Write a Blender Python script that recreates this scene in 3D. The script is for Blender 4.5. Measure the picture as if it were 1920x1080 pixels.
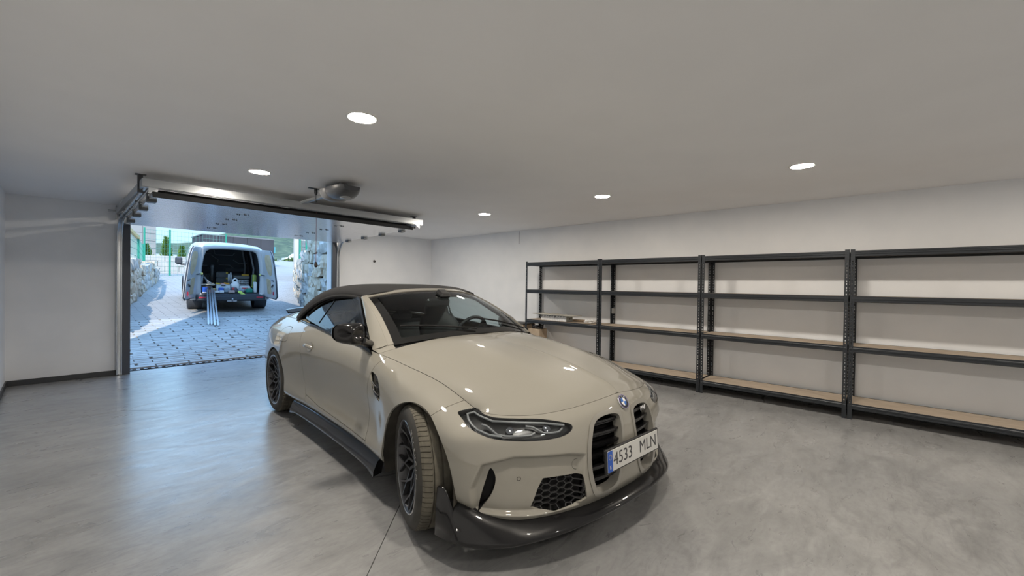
import bpy, bmesh, math, random
import numpy as np
from mathutils import Vector, Matrix
R = math.radians
for o in list(bpy.data.objects): bpy.data.objects.remove(o)
SC = bpy.context.scene
COL = SC.collection
# ---------------------------------------------------------------- camera, sky, sun, exposure
def look(az, pitch, roll):
    y, p, r = R(az), R(pitch), R(roll)
    f = Vector((math.sin(y)*math.cos(p), math.cos(y)*math.cos(p), math.sin(p)))
    rt = Vector((math.cos(y), -math.sin(y), 0)); up = rt.cross(f)
    r2 = rt*math.cos(r)+up*math.sin(r); u2 = -rt*math.sin(r)+up*math.cos(r)
    m = Matrix((r2, u2, -f)).transposed().to_4x4()
    return m
cam_d = bpy.data.cameras.new('camera'); cam = bpy.data.objects.new('camera', cam_d); COL.objects.link(cam)
cam.matrix_world = Matrix.Translation((0, 0, 1.367)) @ look(47.619, -0.616, 0.782)
cam_d.sensor_width = 36; cam_d.lens = 779.92/1920*36; cam_d.shift_y = 3.98/1920
cam_d.clip_start = .05; cam_d.clip_end = 3000
SC.camera = cam
SC.view_settings.view_transform = 'Standard'; SC.view_settings.look = 'None'
SC.view_settings.gamma = 1; SC.view_settings.use_curve_mapping = False
SC.view_settings.exposure = 0.0
SC.cycles.use_denoising = True
SC.cycles.max_bounces = 10; SC.cycles.diffuse_bounces = 5; SC.cycles.glossy_bounces = 4
SC.cycles.transparent_max_bounces = 16; SC.cycles.sample_clamp_indirect = 6
SC.cycles.caustics_reflective = False; SC.cycles.caustics_refractive = False
SUN_EL, SUN_AZ = 40.0, 29.0        # the sun stands behind the building, its light travels along (sin az, cos az)
HT1, HT2 = 8.55, 6.95              # roof heights of the unseen house over the garage, fitted to its shade outside
LED_POWER = 345
SKY_POWER = 4.2
wd = bpy.data.worlds.new('sky'); SC.world = wd; wd.use_nodes = True
wn = wd.node_tree; bg = wn.nodes['Background']
# clear sky: pale turquoise at the horizon, deepening to blue overhead
wtc = wn.nodes.new('ShaderNodeTexCoord'); wsx = wn.nodes.new('ShaderNodeSeparateXYZ'); wr = wn.nodes.new('ShaderNodeValToRGB')
wn.links.new(wtc.outputs['Generated'], wsx.inputs[0]); wn.links.new(wsx.outputs[2], wr.inputs[0]); wn.links.new(wr.outputs[0], bg.inputs[0])
we = wr.color_ramp.elements; we[0].position = 0; we[0].color = (.15, .225, .25, 1); we[1].position = 1; we[1].color = (.27, .53, 1.0, 1)
for p_, c_ in ((.10, (.17, .27, .32)), (.35, (.25, .44, .68))): x_ = we.new(p_); x_.color = (*c_, 1)
bg.inputs[1].default_value = SKY_POWER
sun_d = bpy.data.lights.new('sun', 'SUN'); sun_d.energy = 5.6; sun_d.angle = R(.6); sun_d.color = (1, .93, .82)
sun = bpy.data.objects.new('sun', sun_d); COL.objects.link(sun)
sdir = Vector((math.sin(R(SUN_AZ))*math.cos(R(SUN_EL)), math.cos(R(SUN_AZ))*math.cos(R(SUN_EL)), -math.sin(R(SUN_EL))))
sun.rotation_euler = sdir.to_track_quat('-Z', 'Y').to_euler(); sun.location = (0, -5, 30)

# ---------------------------------------------------------------- helpers
def tag(o, label=None, cat=None, group=None, kind=None):
    if label: o['label'] = label
    if cat: o['category'] = cat
    if group: o['group'] = group
    if kind: o['kind'] = kind
    return o
def empty(name, label, cat, loc=(0, 0, 0), rz=0, group=None):
    o = bpy.data.objects.new(name, None); COL.objects.link(o); o.location = loc; o.rotation_euler = (0, 0, rz)
    o.empty_display_size = .1
    return tag(o, label, cat, group)
def link(name, me, parent=None, loc=(0, 0, 0), rot=(0, 0, 0)):
    o = bpy.data.objects.new(name, me); COL.objects.link(o); o.location = loc; o.rotation_euler = rot
    if parent: o.parent = parent
    return o
def copy_tree(o, parent=None):
    c = o.copy(); COL.objects.link(c)
    if parent: c.parent = parent
    for ch in o.children: copy_tree(ch, c)
    return c
def orient(d):
    return Vector(d).to_track_quat('Z', 'Y').to_matrix()
class MB:
    """collects shapes into one mesh"""
    def __init__(s): s.v = []; s.f = []; s.mi = []; s.sm = []; s.m = 0; s.smooth = False
    def add(s, vs, fs, smooth=None):
        n = len(s.v); s.v.extend([tuple(v) for v in vs])
        for f in fs:
            s.f.append([i+n for i in f]); s.mi.append(s.m); s.sm.append(s.smooth if smooth is None else smooth)
        return s
    def box(s, c, size, rot=None, bev=0):
        hx, hy, hz = size[0]/2, size[1]/2, size[2]/2
        if bev:
            b = min(bev, hx*.9, hy*.9, hz*.9); vs = []; idx = {}
            for sx in (-1, 1):
                for sy in (-1, 1):
                    for sz in (-1, 1):
                        for k, p in enumerate(((hx, hy-b, hz-b), (hx-b, hy, hz-b), (hx-b, hy-b, hz))):
                            idx[(sx, sy, sz, k)] = len(vs); vs.append(Vector((sx*p[0], sy*p[1], sz*p[2])))
            fs = []
            for sx in (-1, 1):
                fs.append([idx[(sx, a, b_, 0)] for a, b_ in ((-1, -1), (1, -1), (1, 1), (-1, 1))][::sx])
            for sy in (-1, 1):
                fs.append([idx[(a, sy, b_, 1)] for a, b_ in ((-1, -1), (-1, 1), (1, 1), (1, -1))][::sy])
            for sz in (-1, 1):
                fs.append([idx[(a, b_, sz, 2)] for a, b_ in ((-1, -1), (1, -1), (1, 1), (-1, 1))][::sz])
            for a in (-1, 1):
                for b_ in (-1, 1):
                    fs.append([idx[(-1, a, b_, 1)], idx[(1, a, b_, 1)], idx[(1, a, b_, 2)], idx[(-1, a, b_, 2)]][::-a*b_])
                    fs.append([idx[(a, -1, b_, 0)], idx[(a, 1, b_, 0)], idx[(a, 1, b_, 2)], idx[(a, -1, b_, 2)]][::a*b_])
                    fs.append([idx[(a, b_, -1, 0)], idx[(a, b_, 1, 0)], idx[(a, b_, 1, 1)], idx[(a, b_, -1, 1)]][::-a*b_])
                    for sz in (-1, 1):
                        fs.append([idx[(a, b_, sz, 0)], idx[(a, b_, sz, 1)], idx[(a, b_, sz, 2)]][::a*b_*sz])
        else:
            vs = [Vector((x, y, z)) for x in (-hx, hx) for y in (-hy, hy) for z in (-hz, hz)]
            fs = [(0, 1, 3, 2), (4, 6, 7, 5), (0, 4, 5, 1), (2, 3, 7, 6), (0, 2, 6, 4), (1, 5, 7, 3)]
        if rot is not None: vs = [rot @ v for v in vs]
        c = Vector(c)
        return s.add([v+c for v in vs], fs)
    def tube(s, path, r, n=8, closed=False, cap=True, sx=1.0, smooth=True):
        P = [Vector(p) for p in path]; m = len(P); rr = r if hasattr(r, '__len__') else [r]*m
        up = None; rings = []
        for i in range(m):
            a = P[(i-1) % m] if (closed or i > 0) else P[i]; b = P[(i+1) % m] if (closed or i < m-1) else P[i]
            t = (b-a).normalized()
            if up is None:
                up = Vector((0, 0, 1)) if abs(t.z) < .9 else Vector((1, 0, 0))
            sd = t.cross(up).normalized(); up = sd.cross(t).normalized()
            rings.append([P[i]+(sd*math.cos(k*2*math.pi/n)*sx+up*math.sin(k*2*math.pi/n))*rr[i] for k in range(n)])
        vs = [v for g in rings for v in g]; fs = []
        for i in range(m if closed else m-1):
            j = (i+1) % m
            for k in range(n): fs.append((i*n+k, i*n+(k+1) % n, j*n+(k+1) % n, j*n+k))
        s.add(vs, fs, smooth)
        if cap and not closed: s.add(rings[0], [list(range(n))[::-1]], False); s.add(rings[-1], [list(range(n))], False)
        return s
    def bar(s, a, b, w, h, up=(0, 0, 1)):
        a, b = Vector(a), Vector(b); t = (b-a); L = t.length; t.normalize(); up = Vector(up)
        sd = t.cross(up); sd = sd.normalized() if sd.length > 1e-5 else Vector((1, 0, 0)); u = sd.cross(t)
        m = Matrix((t, sd, u)).transposed()
        return s.box((a+b)/2, (L, w, h), m)
    def lathe(s, prof, n=24, c=(0, 0, 0), axis=(0, 0, 1), closed=False, a0=0, a1=2*math.pi, smooth=True):
        M = orient(axis); c = Vector(c); full = abs(a1-a0-2*math.pi) < 1e-6; k = n if full else n+1; vs = []
        for (r, z) in prof:
            for i in range(k):
                a = a0+(a1-a0)*i/n; vs.append(c+M @ Vector((r*math.cos(a), r*math.sin(a), z)))
        fs = []; m = len(prof)
        for j in range(m if closed else m-1):
            jj = (j+1) % m
            for i in range(n):
                ii = (i+1) % k; fs.append((j*k+i, j*k+ii, jj*k+ii, jj*k+i))
        return s.add(vs, fs, smooth)
    def prism(s, poly, d0, d1, M=None, c=(0, 0, 0), caps=True, smooth=False):
        """polygon in local xy, extruded along local z from d0 to d1"""
        n = len(poly); M = M or Matrix.Identity(3); c = Vector(c)
        vs = [c+M @ Vector((p[0], p[1], d0)) for p in poly]+[c+M @ Vector((p[0], p[1], d1)) for p in poly]
        fs = [(i, (i+1) % n, n+(i+1) % n, n+i) for i in range(n)]
        s.add(vs, fs, smooth)
        if caps: s.add(vs, [list(range(n))[::-1], list(range(n, 2*n))], False)
        return s
    def grid(s, G, smooth=True, flip=False):
        nu, nv = len(G), len(G[0]); fs = []
        for i in range(nu-1):
            for j in range(nv-1):
                f = (i*nv+j, (i+1)*nv+j, (i+1)*nv+j+1, i*nv+j+1); fs.append(f[::-1] if flip else f)
        return s.add([p for r in G for p in r], fs, smooth)
    def quad(s, *p): return s.add(p, [tuple(range(len(p)))])
    def mesh(s, name, mats):
        me = bpy.data.meshes.new(name); me.from_pydata(s.v, [], s.f)
        if not isinstance(mats, (list, tuple)): mats = [mats]
        for m in mats: me.materials.append(m)
        me.polygons.foreach_set('material_index', s.mi); me.polygons.foreach_set('use_smooth', s.sm); me.update()
        return me
    def obj(s, name, mats, parent=None, loc=(0, 0, 0), rot=(0, 0, 0)):
        return link(name, s.mesh(name, mats), parent, loc, rot)

# ---------------------------------------------------------------- materials
MATS = {}
def mat(name, col, rough=.5, metal=0, **k):
    if name in MATS: return MATS[name]
    m = bpy.data.materials.new(name); m.use_nodes = True; b = m.node_tree.nodes['Principled BSDF']
    b.inputs['Base Color'].default_value = (*col, 1); b.inputs['Roughness'].default_value = rough; b.inputs['Metallic'].default_value = metal
    for key, v in k.items():
        b.inputs[key.replace('_', ' ')].default_value = v
    MATS[name] = m; return m
def nd(m, t, **k):
    n = m.node_tree.nodes.new(t)
    for a, v in k.items(): setattr(n, a, v)
    return n
def noise_mat(name, c1, c2, scale=5, rough=.6, detail=6, bump=0, bscale=None, metal=0, c3=None, stretch=None, rvar=0, lo=.35, hi=.65):
    """two or three colours mixed by object-space noise"""
    if name in MATS: return MATS[name]
    m = mat(name, c1, rough, metal); b = m.node_tree.nodes['Principled BSDF']; L = m.node_tree.links.new
    tc = nd(m, 'ShaderNodeTexCoord'); mp = nd(m, 'ShaderNodeMapping')
    if stretch: mp.inputs['Scale'].default_value = stretch
    L(tc.outputs['Object'], mp.inputs[0])
    n = nd(m, 'ShaderNodeTexNoise'); n.inputs['Scale'].default_value = scale; n.inputs['Detail'].default_value = detail; L(mp.outputs[0], n.inputs[0])
    r = nd(m, 'ShaderNodeValToRGB'); e = r.color_ramp.elements
    e[0].position = lo; e[0].color = (*c1, 1); e[1].position = hi; e[1].color = (*c2, 1)
    if c3: x = e.new((lo+hi)/2); x.color = (*c3, 1)
    L(n.outputs[0], r.inputs[0]); L(r.outputs[0], b.inputs['Base Color'])
    if rvar:
        mr = nd(m, 'ShaderNodeMapRange'); mr.inputs[3].default_value = rough-rvar; mr.inputs[4].default_value = rough+rvar
        mr.inputs[1].default_value = lo; mr.inputs[2].default_value = hi
        L(n.outputs[0], mr.inputs[0]); L(mr.outputs[0], b.inputs['Roughness'])
    if bump:
        n2 = nd(m, 'ShaderNodeTexNoise'); n2.inputs['Scale'].default_value = bscale or scale*4; n2.inputs['Detail'].default_value = 8; L(mp.outputs[0], n2.inputs[0])
        bp = nd(m, 'ShaderNodeBump'); bp.inputs['Strength'].default_value = bump; bp.inputs['Distance'].default_value = .02
        L(n2.outputs[0], bp.inputs['Height']); L(bp.outputs[0], b.inputs['Normal'])
    return m
def glass_mat(name, tint_c, refl=1.0, ior=1.5):
    if name in MATS: return MATS[name]
    m = bpy.data.materials.new(name); m.use_nodes = True; nt = m.node_tree; nt.nodes.remove(nt.nodes['Principled BSDF'])
    out = nt.nodes['Material Output']; t = nd(m, 'ShaderNodeBsdfTransparent'); t.inputs[0].default_value = (*tint_c, 1)
    g = nd(m, 'ShaderNodeBsdfGlossy'); g.inputs['Roughness'].default_value = .01; g.inputs[0].default_value = (refl, refl, refl, 1)
    lw = nd(m, 'ShaderNodeLayerWeight'); lw.inputs[0].default_value = .5; pw = nd(m, 'ShaderNodeMath', operation='POWER'); pw.inputs[1].default_value = 5; f0 = ((ior-1)/(ior+1))**2
    fr = nd(m, 'ShaderNodeMath', operation='MULTIPLY_ADD'); fr.inputs[1].default_value = 1-f0; fr.inputs[2].default_value = f0; mx = nd(m, 'ShaderNodeMixShader')
    nt.links.new(lw.outputs['Facing'], pw.inputs[0]); nt.links.new(pw.outputs[0], fr.inputs[0]); nt.links.new(fr.outputs[0], mx.inputs[0]); nt.links.new(t.outputs[0], mx.inputs[1]); nt.links.new(g.outputs[0], mx.inputs[2]); nt.links.new(mx.outputs[0], out.inputs[0])
    MATS[name] = m; return m
def text_mesh(name, s, size, m, depth=.001, align='CENTER'):
    cu = bpy.data.curves.new(name, 'FONT'); cu.body = s; cu.size = size; cu.align_x = align; cu.align_y = 'CENTER'; cu.extrude = depth; cu.resolution_u = 3
    o = bpy.data.objects.new(name, cu); COL.objects.link(o)
    dg = bpy.context.evaluated_depsgraph_get(); me = bpy.data.meshes.new_from_object(o.evaluated_get(dg))
    bpy.data.objects.remove(o); bpy.data.curves.remove(cu); me.name = name; me.materials.clear(); me.materials.append(m)
    return me
# ---------------------------------------------------------------- the garage shell
XL, XR, YB, YF, ZC = -.435, 6.125, 8.246, -3.4, 2.4445
DX0, DX1, DZ = .715, 3.70, 2.24           # door opening
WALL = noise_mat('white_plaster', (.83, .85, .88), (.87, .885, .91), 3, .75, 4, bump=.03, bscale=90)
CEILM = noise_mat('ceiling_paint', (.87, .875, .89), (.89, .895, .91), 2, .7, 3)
def concrete():
    m = mat('power_floated_concrete', (.4, .4, .39), .35); b = m.node_tree.nodes['Principled BSDF']; L = m.node_tree.links.new
    tc = nd(m, 'ShaderNodeTexCoord')
    def noise(scale, det, dist=0, st=None, rot=0):
        mp = nd(m, 'ShaderNodeMapping'); mp.inputs['Rotation'].default_value = (0, 0, rot)
        if st: mp.inputs['Scale'].default_value = st
        L(tc.outputs['Object'], mp.inputs[0]); n = nd(m, 'ShaderNodeTexNoise'); n.inputs['Scale'].default_value = scale; n.inputs['Detail'].default_value = det; n.inputs['Distortion'].default_value = dist
        n.inputs['Roughness'].default_value = .62; L(mp.outputs[0], n.inputs[0]); return n.outputs[0]
    def ramp(fac, stops):
        r = nd(m, 'ShaderNodeValToRGB'); e = r.color_ramp.elements
        e[0].position, e[0].color = stops[0][0], (*stops[0][1], 1); e[1].position, e[1].color = stops[-1][0], (*stops[-1][1], 1)
        for p, c in stops[1:-1]: x = e.new(p); x.color = (*c, 1)
        L(fac, r.inputs[0]); return r.outputs[0]
    def mixc(bt, f, a, c):
        x = nd(m, 'ShaderNodeMix'); x.data_type = 'RGBA'; x.blend_type = bt
        if isinstance(f, float): x.inputs[0].default_value = f
        else: L(f, x.inputs[0])
        L(a, x.inputs[6]); L(c, x.inputs[7]); return x.outputs[2]
    big = ramp(noise(.55, 4, .6), [(.3, (.265, .268, .275)), (.5, (.31, .312, .315)), (.72, (.365, .365, .365))])
    mid = ramp(noise(1.6, 8, 1.4, (1, 2.2, 1), .6), [(.32, (.78, .78, .78)), (.52, (1, 1, 1)), (.7, (1.08, 1.08, 1.08))])
    swirl = ramp(noise(4.2, 10, 2.6, (1, 3.2, 1), -.5), [(.36, (.80, .80, .81)), (.5, (1, 1, 1)), (.66, (1.10, 1.10, 1.10))])
    fine = ramp(noise(26, 6, .3), [(.3, (.93, .93, .93)), (.6, (1.03, 1.03, 1.03))])
    spk = ramp(noise(10, 3), [(.0, (1, 1, 1)), (.735, (1, 1, 1)), (.76, (.55, .54, .52))])
    c = mixc('MULTIPLY', 1.0, big, mid); c = mixc('MULTIPLY', .55, c, swirl); c = mixc('MULTIPLY', 1.0, c, fine); c = mixc('MULTIPLY', .6, c, spk)
    L(c, b.inputs['Base Color'])
    rr = ramp(noise(2.2, 8, 1.8, (1, 2.4, 1), .3), [(.33, (.24,)*3), (.52, (.36,)*3), (.7, (.50,)*3)]); L(rr, b.inputs['Roughness'])
    bp = nd(m, 'ShaderNodeBump'); bp.inputs['Strength'].default_value = .12; bp.inputs['Distance'].default_value = .01; L(noise(7, 6, 1.0), bp.inputs['Height']); L(bp.outputs[0], b.inputs['Normal'])
    b.inputs['Specular IOR Level'].default_value = .6; b.inputs['Coat Weight'].default_value = .7; b.inputs['Coat Roughness'].default_value = .24; b.inputs['Coat IOR'].default_value = 1.6
    return m
CONC = concrete()
tag(MB().box(((XL+XR)/2, (YF+8.43)/2, -.06), (XR-XL+.6, 8.43-YF, .1)).obj('floor', mat('joint_dark', (.10, .10, .10), .9)), kind='structure')
FLOOR = bpy.data.objects['floor']
def slab(poly):
    """floor slab with a 2 mm gap to its neighbours"""
    P = [Vector((*p, 0)) for p in poly]; n = len(P); out = []
    for i in range(n):
        a, b, c = P[i-1], P[i], P[(i+1) % n]; d1 = (b-a).normalized(); d2 = (c-b).normalized(); n1 = Vector((-d1.y, d1.x, 0)); n2 = Vector((-d2.y, d2.x, 0))
        out.append(b+(n1+n2)/(1+n1.dot(n2))*.0022)
    MB().prism([(p.x, p.y) for p in out], -.012, 0).obj('floor_slab', CONC, FLOOR)
A0, A1, A2 = (XL, 5.95), (.47, 5.95), (XR, 8.43)
B1, B2, B3 = (2.2, 4.15), (2.2, 2.96), (XL, .43)
A2 = (5.75, 8.43)
slab([A0, B3, B2, B1, A1]); slab([A0, A1, A2, (XL, 8.43)]); slab([B3, (XL, YF), (XR, YF), (XR, 8.43), A2, A1, B1, B2])
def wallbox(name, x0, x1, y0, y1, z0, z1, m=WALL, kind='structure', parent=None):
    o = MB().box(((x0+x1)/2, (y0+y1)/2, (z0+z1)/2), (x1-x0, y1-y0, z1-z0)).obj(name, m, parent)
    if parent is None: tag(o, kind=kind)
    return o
T_ = .22
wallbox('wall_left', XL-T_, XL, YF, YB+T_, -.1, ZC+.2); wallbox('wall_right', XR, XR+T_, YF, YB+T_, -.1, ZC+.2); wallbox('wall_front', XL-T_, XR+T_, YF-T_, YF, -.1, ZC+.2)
b = MB()
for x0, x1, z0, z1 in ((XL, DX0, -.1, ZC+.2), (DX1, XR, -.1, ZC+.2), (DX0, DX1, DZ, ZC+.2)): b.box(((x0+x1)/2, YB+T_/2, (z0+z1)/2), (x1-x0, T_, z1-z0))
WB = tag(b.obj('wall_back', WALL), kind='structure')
# ceiling with round cut-outs for the downlights is not needed: the trims sit on the face
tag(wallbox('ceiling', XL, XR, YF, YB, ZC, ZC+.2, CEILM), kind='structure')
SKM = mat('skirting_grey', (.045, .048, .052), .45)
tag(MB().box(((XL+.65)/2, YB-.007, .036), (.65-XL, .014, .072), None, .003).obj('baseboard_back', SKM), kind='structure')
tag(MB().box(((3.9+XR)/2, YB-.007, .036), (XR-3.9, .014, .072), None, .003).obj('baseboard_back_right', SKM), kind='structure')
tag(MB().box((XL+.007, (YF+YB)/2, .036), (.014, YB-YF-.03, .072), None, .003).obj('baseboard_left', SKM), kind='structure')
tag(MB().box((XR-.007, (YF+YB)/2, .036), (.014, YB-YF-.03, .072), None, .003).obj('baseboard_right', SKM), kind='structure')
# thin expansion crack high on the right wall, cable outlet on the back wall
tag(MB().box((XR-.001, 5.42, 2.31), (.004, .008, .25)).obj('trim_1', mat('crack_dark', (.06, .07, .08), .9)), kind='structure')
e = empty('cable_outlet', 'small round cable hole with a cable stub on the back wall', 'outlet', (4.62, YB, 1.85))
MB().lathe([(.028, 0), (.030, .004), (.022, .006), (.018, .002), (0, .001)], 20, (0, 0, 0), (0, -1, 0)).obj('outlet_ring', mat('outlet_grey', (.16, .15, .15), .7), e)
MB().tube([(0, -.002, 0), (.006, -.02, .004), (.016, -.03, -.008)], .006, 6).obj('cable_stub', mat('cable_dark', (.05, .04, .04), .6), e)

# ---------------------------------------------------------------- recessed downlights
LEDM = bpy.data.materials.new('led_disc'); LEDM.use_nodes = True
_n = LEDM.node_tree; _n.nodes.remove(_n.nodes['Principled BSDF']); _e = _n.nodes.new('ShaderNodeEmission'); _e.inputs[0].default_value = (1, .91, .785, 1); _e.inputs[1].default_value = LED_POWER if 'LED_POWER' in globals() else 110
_n.links.new(_e.outputs[0], _n.nodes['Material Output'].inputs[0])
TRIM = mat('downlight_trim', (.8, .8, .78), .4)
def downlight(x, y, label):
    e = empty('ceiling_light', label, 'ceiling light', (x, y, ZC), 0, 'recessed ceiling lights')
    MB().lathe([(.099, 0), (.098, -.005), (.089, -.006), (.084, -.002)], 40, (0, 0, 0), (0, 0, 1)).obj('light_trim', TRIM, e)
    MB().lathe([(0, -.0035), (.0845, -.0035)][::-1], 40, (0, 0, 0), (0, 0, 1), smooth=False).obj('light_disc', LEDM, e)
lx, ly = (1.338, 4.378), (6.60, 4.58, 2.56, .594, -1.42)
LABS = {(0, 1): 'round recessed ceiling light, the one just in front of the raised garage door', (0, 2): 'largest looking round ceiling light, alone above the open floor',
    (1, 1): 'smallest and farthest round ceiling light, near the back right corner', (1, 2): 'round ceiling light above the car and the second shelving bay', (1, 3): 'round ceiling light nearest the right wall, above the nearest shelving bays',
    (0, 0): 'round ceiling light hidden above the raised garage door, its glow showing on the ceiling', (1, 0): 'round ceiling light in the far corner behind the right end of the raised door', (0, 3): 'round ceiling light overhead in front of the camera',
    (0, 4): 'round ceiling light behind the camera on the left', (1, 4): 'round ceiling light behind the camera on the right'}
for i, x in enumerate(lx):
    for j, y in enumerate(ly):
        downlight(x, y, LABS[(i, j)])

# ---------------------------------------------------------------- shelving units
SHM = mat('shelf_steel', (.030, .034, .040), .38, .35)
MDF = noise_mat('shelf_board', (.40, .325, .25), (.48, .395, .31), 8, .7, 6, stretch=(3, .6, 3))
PX, DEP, BAY, SH_H = 5.673, .425, 1.506, 1.80
def holed_strip(b, w, H, th, org, ux, uy, phase=0):
    """upright flange: strip w x H in the plane (ux, z) with pairs of keyhole slots, thickness along uy"""
    hw, hh = .0045, .0085; z = 0; rows = []; pitch = .052
    zs = []; k = 0
    while True:
        z0 = .17+phase+k*pitch*1.35
        if z0+.04 > H-.09: break
        zs += [z0, z0+.028]; k += 1
    V = lambda a, z_, t: Vector(org)+Vector(ux)*a+Vector((0, 0, z_))+Vector(uy)*t
    def slabq(a0, a1, z0, z1):
        vs = [V(a, z_, t) for t in (0, th) for a, z_ in ((a0, z0), (a1, z0), (a1, z1), (a0, z1))]
        b.add(vs, [(0, 1, 2, 3), (7, 6, 5, 4), (0, 4, 5, 1), (1, 5, 6, 2), (2, 6, 7, 3), (3, 7, 4, 0)])
    c = w*.52
    slabq(0, c-hw, 0, H); slabq(c+hw, w, 0, H); last = 0
    for z0 in zs: slabq(c-hw, c+hw, last, z0-hh); last = z0+hh
    slabq(c-hw, c+hw, last, H)
def shelf_unit(y0, y1, label, first):
    """y0 near end, y1 far end"""
    e = empty('shelving_unit', label, 'shelving', (PX, y0, 0), 0, 'grey steel shelving along the right wall')
    L = y1-y0; g = .004; w = .038
    for yy, s_ in ((g, 1), (L-g, -1)):
        for xx, t_ in ((0, 1), (DEP, -1)):
            b = MB()
            holed_strip(b, w, SH_H, .0018, (xx, yy, 0), (0, s_, 0), (t_, 0, 0)); holed_strip(b, w, SH_H, .0018, (xx, yy, 0), (t_, 0, 0), (0, s_, 0), .012)
            b.box((xx+t_*.019, yy+s_*.019, .0015), (.036, .036, .003)); b.obj('upright', SHM, e)
    for zt in (1.785, 1.305, .775, .170):
        for xx, t_ in ((.0035, 1), (DEP-.0035, -1)):
            b = MB(); prof = [(0, 0), (.0, -.016), (-.004, -.022), (-.004, -.034), (0, -.042), (0, -.060), (.012, -.066), (.016, -.066), (.016, -.05), (.006, -.018), (.022, -.014), (.022, -.010), (.006, -.006)]
            b.prism([(p[0]*t_, p[1]) for p in prof], .006, L-.006, Matrix(((1, 0, 0), (0, 0, 1), (0, 1, 0))).transposed(), (xx, 0, zt), smooth=False); b.obj('shelf_beam', SHM, e)
        for yy, s_ in ((.010, 1), (L-.010, -1)):
            MB().box((DEP/2, yy+s_*.004, zt-.03), (DEP-.02, .008, .055)).obj('side_beam', SHM, e)
        MB().box((DEP/2, L/2, zt-.006), (DEP-.03, L-.035, .010)).obj('shelf_board', MDF, e)
        for k in (.33, .67): MB().box((DEP/2, L*k, zt-.022), (DEP-.03, .03, .018)).obj('cross_support', SHM, e)
    return e
y34 = .332
SL = ['nearest grey steel shelving unit, cut by the right edge of the picture', 'second grey steel shelving unit from the right, boards empty', 'third grey steel shelving unit from the right, lowest board half hidden by the bonnet', 'farthest grey steel shelving unit, carrying the white carton']
for k in range(4):
    u = shelf_unit(y34+(k-1)*BAY, y34+k*BAY, SL[k], k == 0)
    if k == 0: MB().box((.021, BAY-.0072, 1.04), (.026, .0012, .12)).obj('maker_label', mat('label_grey', (.45, .45, .44), .6), u)
    if k == 2: MB().box((DEP-.020, BAY-.0225, .98), (.042, .042, .085), None, .003).obj('tape_wrap', mat('label_grey', (.45, .45, .44), .6), u)
# ---------------------------------------------------------------- things on and under the far shelf
WPAP = noise_mat('torn_white_paper', (.62, .62, .62), (.80, .80, .80), 30, .8, 4)
e = empty('carton', 'low white carton with torn sides and grey end, under a loose board', 'box', (5.70, 3.98, .777), R(-4))
b = MB(); b.box((.085, .28, .045), (.17, .56, .09), None, .003); b.obj('carton_body', WPAP, e)
MB().box((.085, -.0035, .046), (.166, .006, .088)).obj('end_panel', mat('end_grey', (.30, .30, .27), .6), e)
MB().lathe([(0, 0), (.012, 0), (.012, .004), (0, .004)], 12, (.085, -.0065, .045), (0, -1, 0)).obj('end_hole', mat('cable_dark', (.05, .04, .04)), e)
random.seed(4); b = MB()
for k in range(9):
    y = .03+.06*k; a = random.uniform(.02, .05); b.add([Vector((-.002, y, .088)), Vector((-.004, y+a, .086)), Vector((-.02, y+a*.6, .088-random.uniform(.02, .05)))], [(0, 1, 2)])
b.obj('torn_flap', mat('torn_grey', (.25, .25, .26), .9), e)
tag(MB().box((.12, .40, 0), (.30, .86, .012), None, .002).obj('loose_board', noise_mat('board_grey', (.36, .35, .31), (.46, .44, .40), 6, .7), None, (5.67, 3.87, .776+.105), (0, R(1.0), R(-4))), 'thin loose grey board laid on top of the white carton on the far shelf', 'board')
def crumple(name, sz, m, seed, **k):
    random.seed(seed); b = MB(); G = []; nu, nv = 9, 14
    for i in range(nu):
        th = math.pi*i/(nu-1); row = []
        for j in range(nv):
            ph = 2*math.pi*j/nv; r = 1+random.uniform(-.3, .25)*math.sin(th); row.append(Vector((sz[0]*r*math.sin(th)*math.cos(ph), sz[1]*r*math.sin(th)*math.sin(ph), max(sz[2]*math.cos(th)*r, -sz[2]*.8))))
        row.append(row[0]); G.append(row)
    return b.grid(G, smooth=False).obj(name, m, **k)
tag(crumple('crumpled_paper', (.05, .085, .036), WPAP, 3, loc=(5.80, 3.60, .805)), 'crumpled ball of white paper on the far shelf right of the carton', 'paper')
tag(crumple('crumpled_bag', (.04, .06, .028), noise_mat('bag_beige', (.42, .40, .38), (.60, .58, .55), 18, .7), 7, loc=(5.92, 3.52, .800)), 'smaller greyish crumpled bag touching the white paper ball', 'bag')
tag(MB().box((0, 0, 0), (.10, .42, .03), None, .003).obj('wood_offcut', noise_mat('offcut', (.40, .30, .21), (.50, .39, .28), 6, .7), None, (5.98, 3.80, .792), (0, 0, R(3))), 'beige wooden offcut lying behind the paper on the far shelf', 'offcut')
e = empty('cardboard_box', 'open brown cardboard box on the floor behind the car beneath the far shelf', 'box', (5.70, 4.92, 0), R(2))
CARD = noise_mat('cardboard', (.42, .33, .24), (.50, .40, .30), 5, .8)
b = MB(); b.box((0, .20, .33), (.006, .40, .66)).box((.36, .20, .33), (.006, .40, .66)).box((.18, 0, .33), (.36, .006, .66)).box((.18, .40, .33), (.36, .006, .66)).box((.18, .2, .004), (.36, .4, .008)); b.obj('box_body', CARD, e)
b = MB(); b.box((.18, .2, .672), (.37, .41, .012)); b.obj('box_rim', mat('rim_dark', (.06, .06, .06), .7), e)
b = MB()
for k in range(5):
    b.tube([Vector((.07*math.cos(a)*(1+.05*k), .10*math.sin(a)*(1+.04*k), .62+.012*k+.02*math.sin(a*2+k))) for a in np.linspace(0, 2*math.pi, 18, endpoint=False)], .007, 6, True)
tag(MB().box((.02, .02, .39), (.22, .26, .43), None, .004).obj('small_carton', CARD, None, (5.80, 4.66, 0)), 'closed brown carton on the lowest far shelf under the cable coil', 'box')
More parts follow.
